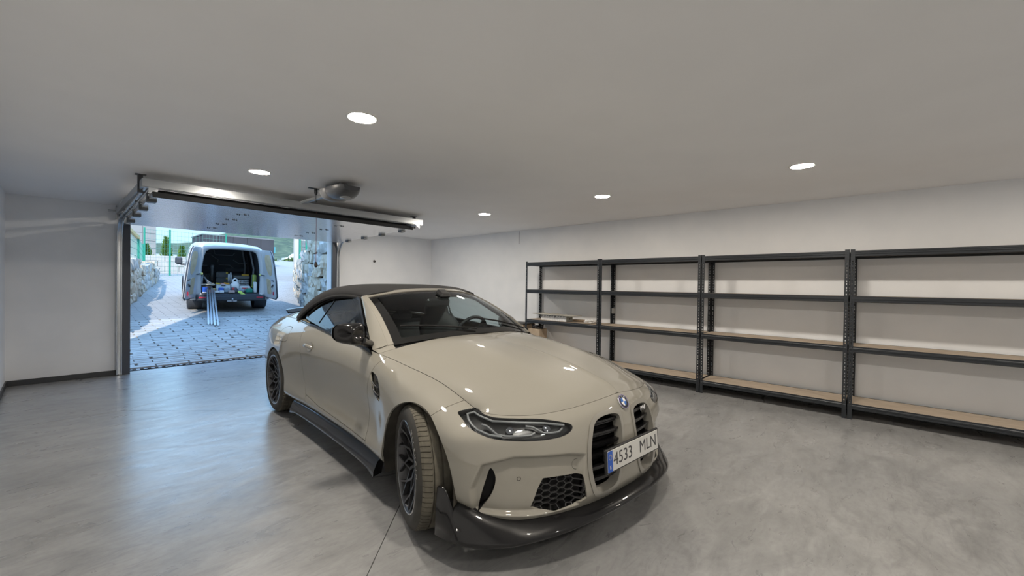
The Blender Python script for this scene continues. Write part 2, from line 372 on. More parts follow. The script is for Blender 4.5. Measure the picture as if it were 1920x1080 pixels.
tag(b.obj('cable_coil', mat('cable_black', (.012, .012, .014), .5), None, (5.80, 4.66, 0)), 'coil of black cable lying on a brown carton under the far shelf', 'cable coil')

# ---------------------------------------------------------------- sectional garage door, raised
ALU = mat('galvanised', (.42, .44, .46), .35, .85); ALUL = mat('track_bright', (.62, .65, .68), .25, .9); DKG = mat('door_rubber', (.02, .022, .026), .7)
PANM = mat('door_panel_white', (.86, .88, .92), .27, .55, Coat_Weight=.5, Coat_Roughness=.12)
D = empty('garage_door', 'white sectional garage door raised flat under the ceiling on two galvanised tracks', 'garage door', ((DX0+DX1)/2, 8.12, 0))
cx = (DX0+DX1)/2; DW = DX1-DX0+.12; yA, zA, yB, zB = 8.10, 2.168, 5.56, 2.232
def dl(y): return zA+(zB-zA)*(yA-y)/(yA-yB)
HINGE_X = (-.62, .62); nsec = 5; SEC = (yA-yB)/nsec
for k in range(nsec):
    y0 = yA-k*SEC-.003; y1 = yA-(k+1)*SEC+.003; b = MB(); nr = 6; G = []
    rw = (y1-y0)/nr; ys = [y0+rw*(q+f) for q in range(nr) for f in (.0, .06, .07, .93, .94)]+[y1]
    for i, y in enumerate(ys):
        dz = 0
        if i % 5 in (0, 1, 4) or i == len(ys)-1: dz = .007
        G.append([Vector((-DW/2, y-8.12, dl(y)+dz)), Vector((DW/2, y-8.12, dl(y)+dz))])
    b.grid(G, smooth=False, flip=False)
    t = .04; v = [Vector((sx*DW/2, y-8.12, dl(y)+dz)) for dz in (.007, t) for y in (y0, y1) for sx in (-1, 1)]
    b.add(v, [(4, 5, 7, 6), (0, 1, 5, 4), (2, 6, 7, 3), (0, 4, 6, 2), (1, 3, 7, 5)]); s_ = b.obj('door_section', PANM, D)
    if k:
        for xx in HINGE_X:
            b = MB(); y = y0-8.12+.003; z = dl(y0)
            b.box((xx, y, z-.001), (.06, .07, .003))
            h_ = b.obj('hinge', PANM, s_); b = MB()
            for dx, dy in ((-.055, .02), (-.03, .03), (.03, -.02), (.06, .0), (.012, -.03)): b.lathe([(0, -.010), (.006, -.009), (.0075, -.003), (.0075, 0)], 8, (xx+dx, y+dy, z-.002), (0, 0, 1))
            b.obj('hinge_bolts', mat('hinge_dark', (.05, .052, .058), .45, .6), h_)
MB().box((0, yB-8.12-.012, zB+.012), (DW, .022, .055), None, .004).obj('bottom_seal', DKG, D)
MB().box((0, 5.66-8.12, 2.282), (DW-.12, .06, .05)).obj('bottom_rail', DKG, D)
for sx in (-1, 1):
    tx = sx*(DX1-DX0)/2+sx*.105
    def tr(off):
        P = [(tx+off, yv-8.12, zv) for yv, zv in [(8.185, .01), (8.185, 1.84)]]; c = (7.86, 1.90); r_ = .325
        for a in np.linspace(0, math.pi/2, 10): P.append((tx+off, c[0]+r_*math.cos(a)-8.12, c[1]+r_*math.sin(a)+.0))
        P += [(tx+off, 5.45-8.12, 2.292)]; return P
    b = MB()
    for off in (-.022, .022):
        pts = tr(off*1.0)
        b.tube(pts, [.011]*len(pts), 6, sx=.5)
    pts = tr(0); G = [[Vector((p[0]-.024, p[1], p[2])), Vector((p[0]+.024, p[1], p[2]))] for p in pts]
    b.grid([[v+Vector((0, .012 if i < 6 else 0, .014 if i >= 6 else 0)) for v in g] for i, g in enumerate(G)], smooth=True); b.obj('track', ALUL, D)
    # heavier horizontal rail along the track, with splice plates
    b = MB(); b.bar((tx+sx*.03, 8.02-8.12, 2.335), (tx+sx*.03, 5.44-8.12, 2.330), .035, .078).obj('track_rail', ALU, D)
    for yy in (7.2, 6.4): MB().box((tx+sx*.012, yy-8.12, 2.335), (.006, .10, .07)).obj('splice_plate', ALU, D)
    # door frame angle and upright
    b = MB(); b.box((sx*((DX1-DX0)/2+.03), 8.215-8.12, 1.10), (.085, .05, 2.2)); b.obj('jamb_channel', mat('jamb_blue_grey', (.075, .085, .105), .45, .4), D)
    b = MB(); b.box((sx*((DX1-DX0)/2+.088), 8.225-8.12, 1.10), (.03, .04, 2.2)); b.obj('jamb_rail', ALU, D)
    # roller carriages
    for k, yy in enumerate((7.62, 7.02, 6.42, 5.82)):
        b = MB(); b.box((tx-sx*.072, yy-8.12, dl(yy)-.012), (.075, .10, .035), None, .004).box((tx-sx*.035, yy-8.12, dl(yy)+.02), (.012, .07, .09)); b.tube([(tx-sx*.10, yy-8.12, dl(yy)+.045), (tx, yy-8.12, dl(yy)+.075)], .006, 8); b.lathe([(0, -.01), (.02, -.01), (.022, 0), (.02, .01), (0, .01)], 14, (tx, yy-8.12, dl(yy)+.078), (1, 0, 0)); b.obj('roller_carriage', mat('carriage_grey', (.13, .14, .15), .45, .5), D)
    # hanger down from the ceiling
    b = MB(); b.box((tx+sx*.055, 5.65-8.12, (2.26+ZC)/2), (.006, .045, ZC-2.26)).box((tx+sx*.035, 5.65-8.12, (2.26+ZC)/2), (.04, .005, ZC-2.26)).box((tx+sx*.035, 5.65-8.12, ZC-.003), (.085, .07, .006)); b.obj('hanger', mat('hanger_grey', (.12, .125, .135), .5, .5), D)
    # cable drum and shaft end above the opening
    b = MB(); b.lathe([(.075, -.03), (.078, -.025), (.06, -.02), (.06, .02), (.078, .025), (.075, .03)], 24, (tx-sx*.02, 8.10-8.12, 2.345), (1, 0, 0)); b.obj('cable_drum', ALU, D)
    MB().box((tx+sx*.035, 8.17-8.12, 2.33), (.005, .14, .19)).obj('bearing_plate', ALU, D)
MB().tube([(-1.72, 8.10-8.12, 2.345), (1.72, 8.10-8.12, 2.345)], .0127, 12).obj('torsion_shaft', ALU, D)
b = MB()
for x0 in (-1.0, .25):
    b.tube([(x0+.75*i/240, 8.10-8.12+.03*math.cos(i*.9), 2.345+.03*math.sin(i*.9)) for i in range(241)], .0045, 5)
b.obj('torsion_spring', mat('spring_dark', (.06, .062, .066), .4, .8), D)
G = [[Vector((-1.66, 8.02-8.12, 2.41)), Vector((-1.40, 8.02-8.12, 2.41))], [Vector((-1.66, 7.86-8.12, 2.425)), Vector((-1.40, 7.86-8.12, 2.425))], [Vector((-1.70, 7.78-8.12, 2.36)), Vector((-1.40, 7.78-8.12, 2.36))]]
MB().box((-1.54, 7.62-8.12, 2.41), (.17, .52, .05), None, .01).obj('white_box', mat('box_white', (.72, .76, .76), .4), D)  # flat white box just under the ceiling beside the left track
b = MB(); b.box((0, 5.43-8.12, 2.331), (DX1-DX0+.30, .035, .078)).box((0, 5.43-8.12+.03, 2.289), (DX1-DX0+.30, .05, .006)); b.obj('rear_tie_rail', ALU, D)
for sx in (-1, 1): b = MB().add([(sx*1.595, 5.43-8.12, 2.30), (sx*1.595, 5.43-8.12, 2.235), (sx*1.50, 5.43-8.12, 2.30)], [(0, 1, 2)]).obj('gusset', ALUL, D)
# ---------------------------------------------------------------- opener: rail, motor head, hanger rod, release cord
e = empty('door_opener', 'grey motor head of the garage door opener hung under the ceiling on its drive rail', 'opener', (2.03, 4.80, 0))
MTR = mat('opener_grey', (.085, .09, .10), .35); MTL = mat('opener_light_grey', (.20, .205, .215), .35)
b = MB(); b.box((.03, 1.65, 2.362), (.038, 3.45, .034)).box((.06, -.33, 2.415), (.10, .16, .058)).box((0, 3.20, 2.38), (.06, .10, .10)); b.obj('drive_rail', ALU, e)
def head(b, sc, zs, y0, y1):
    G = []
    for t in np.linspace(0, 1, 16):
        y = y0+(y1-y0)*t; w = .155*sc*(math.sin(math.pi*(.12+.80*t)))**.55; hgt = .115*zs*(math.sin(math.pi*(.10+.82*t)))**.7; row = []
        for a in np.linspace(0, math.pi, 16): row.append(Vector((.06+w*math.copysign(abs(math.cos(a))**.7, math.cos(a)), y, 2.392-hgt*abs(math.sin(a))**.75)))
        G.append(row)
    b.grid(G, flip=True); b.add(G[0], [list(range(16))]); b.add(G[-1], [list(range(16))[::-1]]); b.add([r[0] for r in G]+[r[-1] for r in G][::-1], [list(range(32))])
    return b
head(MB(), 1, 1, -.60, -.14).obj('motor_housing', MTR, e)
head(MB(), 1.025, 1.03, -.30, -.08).obj('housing_cap', MTL, e)
b = MB(); b.lathe([(0, -.012), (.045, -.010), (.06, 0), (.06, .03)], 24, (.06, -.44, 2.288), (0, 0, 1)); b.obj('lamp_lens', mat('lens_grey', (.36, .38, .40), .2), e)
b = MB(); b.box((-.03, .08, ZC-.003), (.16, .045, .006)).lathe([(.018, 0), (.018, -.045), (.012, -.06), (.012, -.065)], 12, (-.03, .08, ZC-.006), (0, 0, 1)).tube([(-.03, .08, ZC-.06), (-.03, .08, 2.30)], .0055, 8).lathe([(0, 0), (.010, 0), (.010, .018), (0, .018)], 8, (-.03, .08, 2.29), (0, 0, 1)); b.obj('hanger_rod', mat('rod_dark', (.05, .055, .06), .4, .7), e)
b = MB(); b.bar((0, .9, 2.36), (.02, 1.0, 2.25), .03, .02).tube([(-.02, 1.0, 2.25), (-.01, 1.1, 2.225), (.015, 1.22, 2.23)], .012, 8).obj('door_arm', ALUL, e)
e = empty('release_cord', 'thin red release cord with a dark pull knob hanging from the opener rail', 'cord', (2.295, 5.58, 0))
MB().tube([(0, 0, 2.30), (0, 0, 1.64)], .0032, 6).obj('cord', mat('cord_red', (.22, .10, .11), .7), e)
MB().lathe([(0, 1.645), (.010, 1.64), (.020, 1.615), (.021, 1.59), (.014, 1.572), (0, 1.568)], 14, (0, 0, 0)).obj('pull_knob', mat('knob_dark', (.03, .02, .02), .5), e)
# ---------------------------------------------------------------- driveway, walls, fence, buildings, hills
SL_, Y0 = .085, 8.65
OUT = .75
def onm(name, c1, c2, *a, c3=None, **k):
    f = lambda c: tuple(x*OUT for x in c)
    return noise_mat(name, f(c1), f(c2), *a, c3=f(c3) if c3 else None, **k)
def gz(y): return max(0, SL_*(y-Y0))
random.seed(11)
PAVJ = onm('driveway_joint', (.10, .10, .105), (.15, .15, .15), 5, .9)
def paving_mat():
    m = mat('driveway_paving', (.5, .49, .46), .75); b = m.node_tree.nodes['Principled BSDF']; L = m.node_tree.links.new
    tc = nd(m, 'ShaderNodeTexCoord'); mp = nd(m, 'ShaderNodeMapping'); L(tc.outputs['Object'], mp.inputs[0])
    br = nd(m, 'ShaderNodeTexBrick'); br.offset = .5; br.inputs['Scale'].default_value = 1; br.inputs['Brick Width'].default_value = .43; br.inputs['Row Height'].default_value = .14; br.inputs['Mortar Size'].default_value = .011
    br.inputs['Color1'].default_value = (.325, .315, .295, 1); br.inputs['Color2'].default_value = (.36, .35, .335, 1); br.inputs['Mortar'].default_value = (.17, .165, .16, 1); L(mp.outputs[0], br.inputs[0])
    n = nd(m, 'ShaderNodeTexNoise'); n.inputs['Scale'].default_value = 1.2; n.inputs['Detail'].default_value = 6; L(tc.outputs['Object'], n.inputs[0])
    x = nd(m, 'ShaderNodeMix'); x.data_type = 'RGBA'; x.blend_type = 'MULTIPLY'; x.inputs[0].default_value = .35; L(br.outputs[0], x.inputs[6]); L(n.outputs[0], x.inputs[7]); L(x.outputs[2], b.inputs['Base Color'])
    return m
PAV = paving_mat()
YN = 13.462
b = MB(); X0, X1 = -6, 60
b.quad((X0, 8.43, -.03), (X1, 8.43, -.03), (X1, Y0, -.03), (X0, Y0, -.03)); b.quad((X0, Y0, -.03), (X1, Y0, -.03), (X1, YN, gz(YN)-.03), (X0, YN, gz(YN)-.03))
DRV = tag(b.obj('driveway', PAVJ), kind='structure')
b = MB(); b.quad((X0, YN, gz(YN)), (X1, YN, gz(YN)), (X1, 60, gz(60)), (X0, 60, gz(60))); b.quad((X0, YN, gz(YN)-.03), (X1, YN, gz(YN)-.03), (X1, YN, gz(YN)), (X0, YN, gz(YN))); b.quad((X0, 8.6, 0), (-.2, 8.6, 0), (-.2, YN, gz(YN)), (X0, YN, gz(YN))); b.quad((7.2, 8.6, 0), (X1, 8.6, 0), (X1, YN, gz(YN)), (7.2, YN, gz(YN)))
tag(b.obj('driveway_upper', PAV), kind='structure')
PVM = [onm('paver_%s' % n_, c1, c2, 6, .72, 6, bump=.1, bscale=30) for n_, c1, c2 in (('grey', (.42, .41, .385), (.49, .48, .455)), ('pale', (.46, .45, .425), (.53, .52, .495)), ('dull', (.39, .38, .36), (.46, .45, .43)))]
bw, rh = .43, .14; base = [MB().box((0, 0, 0), (bw-.017, rh-.022, .05), None, .006).mesh('paver', m) for m in PVM]; cnt = 0
rows = 34; ang = math.atan(SL_)
def paver(x, y, w=1):
    o = bpy.data.objects.new('paver', random.choice(base)); COL.objects.link(o); o.parent = DRV
    o.location = (x, y, gz(y)-.025+random.uniform(-.003, .003)); o.rotation_euler = (ang if y > Y0 else 0, 0, random.uniform(-.008, .008)); o.scale = (w, 1, 1)
cand = []
for r in range(rows):
    y = 8.70+rh*(r+.5)
    for c in range(-1, 18):
        x = -.2+bw*(c+.5)+(bw/2 if r % 2 else 0)+random.uniform(-.02, .02)
        cand.append((x, y))
far = MB()
vis = lambda x, y: x > .0+.075*(y-8.2) and x < 2.55+.30*(y-8.6)
near = [p for p in cand if vis(*p)]; rest = [p for p in cand if not vis(*p)]
near.sort(key=lambda p: p[0]**2+p[1]**2)
for p in near[:298]: paver(*p)
rest += near[298:]
for x, y in rest:
    far.box((x, y, gz(y)-.025+random.uniform(-.003, .003)), (bw-.017, rh-.022, .05), Matrix.Rotation(ang, 3, 'X'))
o = far.obj('paving_field', PVM[0], DRV); o['kind'] = 'stuff'
# drain channel with slotted grate
e = empty('drain_channel', 'narrow slotted metal drain channel across the driveway at the garage threshold', 'drain', (2.2, 8.56, 0))
b = MB(); b.box((0, 0, -.04), (3.6, .13, .01)).box((0, -.062, -.012), (3.6, .012, .03)).box((0, .062, -.012), (3.6, .012, .03)); b.obj('channel_body', mat('drain_dark', (.02, .02, .022), .8), e)
b = MB(); n = 42
for k in range(n): 
    b.box((-1.78+3.56*k/(n-1), 0, -.004), (.042, .112, .006))
for yy in (-.054, .054): b.box((0, yy, -.003), (3.58, .012, .008))
b.box((-.93, 0, -.004), (.10, .112, .006)); b.obj('drain_grate', mat('drain_grey', (.34, .33, .32), .6, .3), e)

def stone_mesh(w, d, h, seed, m):
    """one rough quarry stone"""
    rnd = random.Random(seed); nx, ny, nz = 4, 3, 4; bm = bmesh.new(); bmesh.ops.create_cube(bm, size=1); bmesh.ops.subdivide_edges(bm, edges=bm.edges, cuts=2, use_grid_fill=True)
    for v in bm.verts:
        p = v.co*2; L = p.length; r = 1-.09*max(0, (L-1.15)); q = p*r*.5
        v.co = Vector((q.x*w+rnd.uniform(-1, 1)*.04*w, q.y*d+rnd.uniform(-1, 1)*.075*d, q.z*h+rnd.uniform(-1, 1)*.045*h))
    me = bpy.data.meshes.new('stone'); bm.to_mesh(me); bm.free(); me.materials.append(m); return me
STN = [onm('stone_%s' % n_, a, b_, 5, .9, 8, bump=.6, bscale=16, c3=c) for n_, a, b_, c in (('beige', (.52, .445, .34), (.76, .68, .54), (.65, .57, .45)), ('grey', (.42, .41, .385), (.66, .645, .60), (.54, .53, .50)), ('rust', (.50, .36, .24), (.74, .65, .53), (.63, .55, .43)))]
JNT = mat('wall_core', (.10, .095, .085), .95)
def stone_wall(name, label, path, ztop, course, seed, lean, thick, wid, group):
    rnd = random.Random(seed); L = [0]
    for a, c in zip(path, path[1:]): L.append(L[-1]+math.hypot(c[0]-a[0], c[1]-a[1]))
    def at(s):
        return np.interp(s, L, [p[0] for p in path]), np.interp(s, L, [p[1] for p in path])
    e = empty(name, label, 'stone wall', (path[0][0], path[0][1], 0)); o0 = Vector((path[0][0], path[0][1], 0))
    core = MB(); G = []
    for s in np.linspace(0, L[-1], 24):
        x, y = at(s); dx, dy = np.array(at(min(s+.1, L[-1])))-np.array(at(max(s-.1, 0))); n = Vector((-dy, dx, 0)).normalized()*lean[1]; zb = gz(y)-.2; zt = ztop(s, y)-.14
        G.append([Vector((x, y, zb))-n*.16-o0, Vector((x, y, zt))-n*(.16+lean[0]*(zt-zb))-o0, Vector((x, y, zt))-n*(thick+lean[0]*(zt-zb))-o0, Vector((x, y, zb))-n*thick-o0])
    core.grid(G, smooth=False); core.add(G[0], [(0, 1, 2, 3)]); core.add(G[-1], [(3, 2, 1, 0)]); core.obj('wall_core', JNT, e)
    k = 0; nst = 0
    for k in range(12):
        s = -rnd.uniform(0, wid*.5)
        while s < L[-1]:
            w = wid*rnd.uniform(.65, 1.35); sc = min(max(s+w/2, 0), L[-1]); x, y = at(sc); zb0 = gz(y)
            z = zb0+(k+.5)*course+rnd.uniform(-.02, .02)-.06; s += w
            if z+course*.4 > ztop(sc, y)+.08: continue
            dx, dy = np.array(at(min(sc+.1, L[-1])))-np.array(at(max(sc-.1, 0))); n = Vector((-dy, dx, 0)).normalized()*lean[1]
            me = stone_mesh(w*1.03, .42, course*1.03, seed*100+nst, rnd.choice(STN)); o = link('stone', me, e); nst += 1
            o.location = Vector((x, y, z))-n*(.12+lean[0]*(z-zb0)+rnd.uniform(-.03, .03))-o0; o.rotation_euler = (rnd.uniform(-.04, .04), rnd.uniform(-.05, .05), math.atan2(dy, dx)+rnd.uniform(-.07, .07))
    return e
stone_wall('stone_wall', 'high retaining wall of rough stones right of the van, half sunlit and half in shade', [(4.55, 9.2), (4.95, 12.0), (5.62, 14.6), (6.50, 17.4), (7.5, 20.4), (9.0, 24.2)], lambda s, y: np.interp(y, [9, 12.5, 15, 18, 21, 24.5], [2.75, 2.6, 2.24, 2.16, 2.1, 1.95]), .335, 5, (-.03, 1), .9, .80, None)
stone_wall('stone_wall', 'low retaining wall of rough beige stones on the left of the driveway behind the door post', [(.55, 11.2), (1.0, 14.6), (1.54, 17.2), (2.2, 20.6), (3.05, 24.6)], lambda s, y: np.interp(y, [11, 16, 19, 25], [2.02, 1.98, 2.0, 2.10]), .33, 9, (.02, -1), .8, .60, None)
# earth bank behind the low wall and behind the high wall
tag(MB().add([(-6, 8.8, 1.7), (.35, 11.2, 1.85), (.8, 14.6, 1.85), (1.34, 17.2, 1.85), (2.0, 20.6, 1.95), (2.9, 24.8, 2.0), (2.9, 27.5, 2.0), (-6, 27.5, 2.0)], [tuple(range(8))]).obj('bank_left', onm('gravel_bank', (.36, .33, .27), (.52, .49, .42), 4, .95)), kind='structure')
tag(MB().add([(4.9, 9.2, 2.4), (5.3, 12, 2.35), (5.95, 14.6, 2.0), (6.85, 17.4, 1.95), (7.9, 20.4, 1.9), (9.3, 24.2, 1.8), (40, 24.2, 2.0), (40, 9.2, 2.2)], [tuple(range(8))]).obj('bank_right', MATS['gravel_bank']), kind='structure')

# ---------------------------------------------------------------- green mesh fences
FGR = mat('fence_green', (.015, .22, .15), .45); FWI = mat('fence_wire', (.10, .26, .22), .5)
def fence(name, label, pts, zb, h, step=.16, wr=.0035):
    e = empty(name, label, 'fence', (pts[0][0], pts[0][1], 0)); o0 = Vector((pts[0][0], pts[0][1], 0))
    for p in pts:
        MB().box((0, 0, 0), (.07, .07, h+.12), None, .006).obj('post', FGR, e, Vector((p[0], p[1], zb(p[1])+h/2))-o0)
    b = MB()
    for a, c in zip(pts, pts[1:]):
        A, B = Vector((a[0], a[1], zb(a[1]))), Vector((c[0], c[1], zb(c[1]))); n = max(2, int((B-A).length/step))
        for i in range(1, n): p = A+(B-A)*i/n; b.bar(p-o0, p+Vector((0, 0, h))-o0, wr*2, wr*2, (1, 0, 0))
        m = int(h/.22)
        for j in range(m+1): z = Vector((0, 0, .03+(h-.06)*j/m)); b.bar(A+z-o0, B+z-o0, wr*2, wr*2.6)
    o = b.obj('wire_mesh', FWI, e); o['kind'] = 'stuff'; return e
fence('mesh_fence', 'green wire mesh fence on tall posts across the back of the driveway', [(2.9, 27.0), (4.02, 28.0), (6.6, 28.4)], lambda y: gz(y), 2.35)
e = fence('mesh_fence', 'green wire mesh fence standing on top of the low stone wall on the left', [(.9, 15.2), (1.30, 17.0), (2.08, 21.0), (2.72, 25.9)], lambda y: 2.0, 1.02)
b = MB(); P = [(.9, 15.2, 3.12), (1.30, 17.0, 3.12), (2.08, 21.0, 2.98)]
o0 = Vector((.9, 15.2, 0))
for a, c in zip(P, P[1:]): b.bar(Vector(a)-o0, Vector(c)-o0, .10, .10)
b.obj('top_rail', mat('rail_ochre', (.50, .37, .16), .7), e)
fence('mesh_fence', 'green posts and mesh of the fence above the high stone wall on the right', [(7.13, 19.0), (7.40, 19.0), (8.06, 19.0), (10.0, 19.0)], lambda y: 2.05, 1.35)

# ---------------------------------------------------------------- block wall, buildings, trees, hills
BLKM = onm('block_white', (.50, .49, .475), (.58, .57, .555), 3, .85)
e = empty('block_wall', 'low white concrete block wall behind the green mesh fence', 'wall', (1.6, 30.0, 0))
for r in range(4):
    for c in range(9):
        MB().box((c*.62+(.31 if r % 2 else 0), 0, 1.72+.30*r), (.605, .2, .288), None, .01).obj('block', BLKM, e)
GRS = onm('facade_grey', (.30, .30, .295), (.36, .36, .355), .8, .85)
e = empty('grey_building', 'tall grey building behind the fence at the left edge of the doorway', 'building', (1.2, 40, 0))
MB().box((1.9, 2.0, 5.5), (3.66, 4, 8.0)).obj('wall', GRS, e)
for r in range(9):
    for c in range(5): MB().box((.42+.74*c, -.012, 2.3+.56*r), (.715, .04, .535), None, .008).obj('facade_panel', GRS, e)
e = empty('dark_building', 'long dark grey flat-roofed building far behind the van roof', 'building', (7.95, 41.0, 0)); DKB = onm('facade_dark', (.045, .048, .058), (.058, .06, .072), .6, .8)
MB().box((2.6, 2.0, 3.3), (5.2, 4, 3.72)).obj('wall', DKB, e)
for c in range(5): MB().box((.52+1.04*c, -.012, 3.3), (1.02, .04, 3.7), None, .01).obj('facade_panel', DKB, e)
MB().box((2.6, 2, 5.18), (5.3, 4.1, .08)).obj('roof_edge', mat('roof_edge_grey', (.16, .165, .18), .6), e)
MB().box((5.32, .3, 4.3), (.16, .16, .55)).obj('wall_lamp', mat('lamp_teal', (.10, .35, .40), .4), e)
e = empty('white_house', 'cream white house with a grey door recess behind the fence above the right stone wall', 'house', (9.05, 25.0, 0)); CRM = onm('house_cream', (.56, .52, .465), (.62, .58, .52), 1, .8)
MB().prism([(0, 0), (12, 0), (12, 6), (2.6, 6)], 0, 7.2).obj('wall', CRM, e)
MB().box((2.55, -.03, 3.42), (4.3, .10, .72), None, .01).obj('grey_shutter', onm('shutter_grey', (.20, .21, .235), (.25, .26, .285), 2, .6), e)
for k in range(4): MB().box((2.55, -.085, 3.14+.18*k), (4.28, .03, .165), None, .006).obj('shutter_slat', MATS['shutter_grey'], e)
MB().box((.10, -.06, 3.4), (.22, .14, 6.8)).obj('corner_pillar', CRM, e)
LEAF = onm('conifer_green', (.05, .13, .02), (.22, .36, .06), 6, .8, 4, c3=(.12, .25, .04)); BARK = mat('bark', (.09, .065, .045), .9)
def conifer(x, y, z, h, w, seed, label):
    e = empty('conifer', label, 'tree', (x, y, z), 0, 'young conifers behind the block wall'); rnd = random.Random(seed)
    MB().tube([(0, 0, 0), (0, 0, h*.5)], [.05, .03], 7).obj('trunk', BARK, e)
    b = MB()
    for i in range(620):
        t = rnd.random()**.8; r = w*(1-t)**.75*(.35+.65*rnd.random())*(.55+.45*min(1, t*6)); a = rnd.uniform(0, 2*math.pi); p = Vector((r*math.cos(a), r*math.sin(a), .05+h*t*.97)); s = .11*(.7+.6*rnd.random())
        d = Vector((math.cos(a), math.sin(a), 1.2)).normalized(); q = d.cross(Vector((rnd.uniform(-1, 1), rnd.uniform(-1, 1), .2))).normalized()
        b.add([p-q*s*.45, p+q*s*.45, p+d*s*1.4+q*s*.1], [(0, 1, 2)]); b.add([p-d.cross(q)*s*.45, p+d.cross(q)*s*.45, p+d*s*1.3], [(0, 1, 2)])
    o = b.obj('foliage', LEAF, e); o['kind'] = 'stuff'
conifer(3.55, 32.3, 1.9, 1.55, .50, 1, 'short bushy bright green conifer behind the left fence post'); conifer(4.42, 32, 1.9, 2.05, .40, 2, 'tallest slim bright green conifer left of the tall fence post'); conifer(5.12, 31.7, 1.9, 1.5, .33, 3, 'slim bright green conifer between the fence post and the van')
HILLM = onm('hill_scrub', (.022, .042, .018), (.13, .155, .075), .35, .95, 10, c3=(.05, .085, .032), lo=.34, hi=.68)
def hill(name, pts, y0, y1, zb):
    """ridge as a terrain strip that climbs from zb at y0 to the given profile at y1"""
    rnd = random.Random(3); G = []; n = 14; xs = np.linspace(pts[0][0], pts[-1][0], 90)
    for i in range(n):
        t = i/(n-1); row = []
        for x in xs:
            zt = np.interp(x, [p[0] for p in pts], [p[1] for p in pts]); f = t**1.3
            row.append(Vector((x*(y0+(y1-y0)*t)/y1, y0+(y1-y0)*t, zb+(zt-zb)*f+rnd.uniform(-.5, .5)*t*(1 if i < n-1 else .4))))
        G.append(row)
    G.append([Vector((v.x*1.2, y1*1.2, zb)) for v in G[-1]])
    return tag(MB().grid(G, smooth=True).obj(name, HILLM), kind='structure')
hill('hills', [(-150, 30), (-20, 22), (20, 17.5), (40, 18.5), (60, 27), (82, 30.5), (105, 25), (140, 21), (200, 30), (300, 45)], 75, 240, 4)
tag(MB().quad((-150, 60, gz(60)), (160, 60, gz(60)), (190, 80, 4.2), (-150, 80, 4.2)).obj('far_verge', HILLM), kind='structure')
SCRUB = onm('scrub_green', (.06, .11, .03), (.17, .24, .08), 3, .9)
def scrub(x, y, z, r, seed, label):
    rnd = random.Random(seed); b = MB()
    for i in range(420):
        a = rnd.uniform(0, 2*math.pi); u = rnd.random()**.5*r; h = (1-(u/r)**2)*r*.55*rnd.random(); p = Vector((u*math.cos(a)*1.5, u*math.sin(a), h)); s = r*.13; q = Vector((rnd.uniform(-1, 1), rnd.uniform(-1, 1), rnd.uniform(-.3, 1))).normalized(); t = q.orthogonal().normalized()
        b.add([p-t*s, p+t*s, p+q*s*1.8], [(0, 1, 2)])
    return tag(b.obj('bush', SCRUB, None, (x, y, z)), label, 'bush', 'low scrub along the far edge')
for k, (x, y) in enumerate(((16.4, 56), (21.2, 57), (26.4, 56.5))): scrub(x, y, gz(y)-.2, 1.45, k, ('low green bush at the far edge of the yard, nearest the van', 'low green bush in the middle of the far edge of the yard', 'low green bush at the far edge of the yard, nearest the stone wall')[k])
e = empty('parked_car', 'tiny pale car parked far away at the foot of the hills', 'car', (24.6, 66, 4.3)); 
G = [[Vector((x, y, z)) for x, z in ((-2.1, .2), (-2.1, .7), (-1.3, .85), (-.7, 1.4), (.7, 1.42), (1.5, .85), (2.1, .75), (2.1, .2))] for y in (-.8, .8)]
b = MB(); b.grid(G, smooth=False); b.add(G[0], [tuple(range(8))]); b.add(G[1], [tuple(range(8))[::-1]]); b.obj('body', mat('far_car_white', (.7, .7, .7), .3), e)
for x in (-1.3, 1.3): MB().lathe([(0, -.1), (.32, -.1), (.32, .1), (0, .1)], 14, (x, -.75, .3), (0, 1, 0)).obj('wheel', mat('far_tyre', (.02, .02, .02), .8), e)
# unseen house over the garage, stepped in two heights to shade driveway and van
HS = onm('house_render', (.62, .60, .56), (.68, .66, .62), 1, .85)
tag(MB().box((.32, 3.0, (ZC+.2+HT1)/2), (1.56+.0, 11.0, HT1-ZC-.2)).obj('unseen_upper_storey', HS), kind='structure')
tag(MB().box((5.2, 3.0, (ZC+.2+HT2)/2), (8.2, 11.0, HT2-ZC-.2)).obj('unseen_upper_storey_right', HS), kind='structure')
# ---------------------------------------------------------------- white panel van with open rear doors (local: x right, y towards its front, z up, rear face at y = 0)
VM = Matrix.Translation((3.49, 14.4, gz(14.4))) @ (Matrix.Rotation(R(-7), 4, 'Z') @ Matrix.Rotation(math.atan(SL_), 4, 'X'))
VAN = empty('panel_van', 'white panel van on the driveway, rear doors wide open, loaded with tools', 'van'); VAN.matrix_world = VM
VP = mat('van_paint', (.50, .50, .51), .25, 0, Coat_Weight=.8, Coat_Roughness=.05); VD = mat('van_liner', (.07, .08, .092), .55); VPL = mat('van_plastic', (.045, .05, .06), .6); VTR = noise_mat('door_board', (.40, .31, .19), (.48, .38, .25), 7, .75)
VI = mat('van_inner_paint', (.50, .53, .56), .4)
def vsec(y):
    """half outline of the body at station y: list of (x, z)"""
    k = float(np.interp(y, [0, .12, .4, 3.3, 4.1, 4.9], [.955, .99, 1, 1, .95, .80])); top = float(np.interp(y, [0, .15, .6, 3.2, 3.75, 4.2, 4.9], [1.93, 1.985, 2.0, 2.0, 1.85, 1.25, 1.0]))
    P = [(.90, .36), (.965, .46), (.985, .70), (.99, 1.0), (.975, 1.15), (.93, 1.45), (.86, 1.74), (.80, 1.87), (.70, 1.945), (.45, 1.985), (0, 2.0)]
    return [(x*k, z if z < 1.0 else 1.0+(z-1.0)*(top-1.0)/1.0) for x, z in P]
b = MB(); G = []
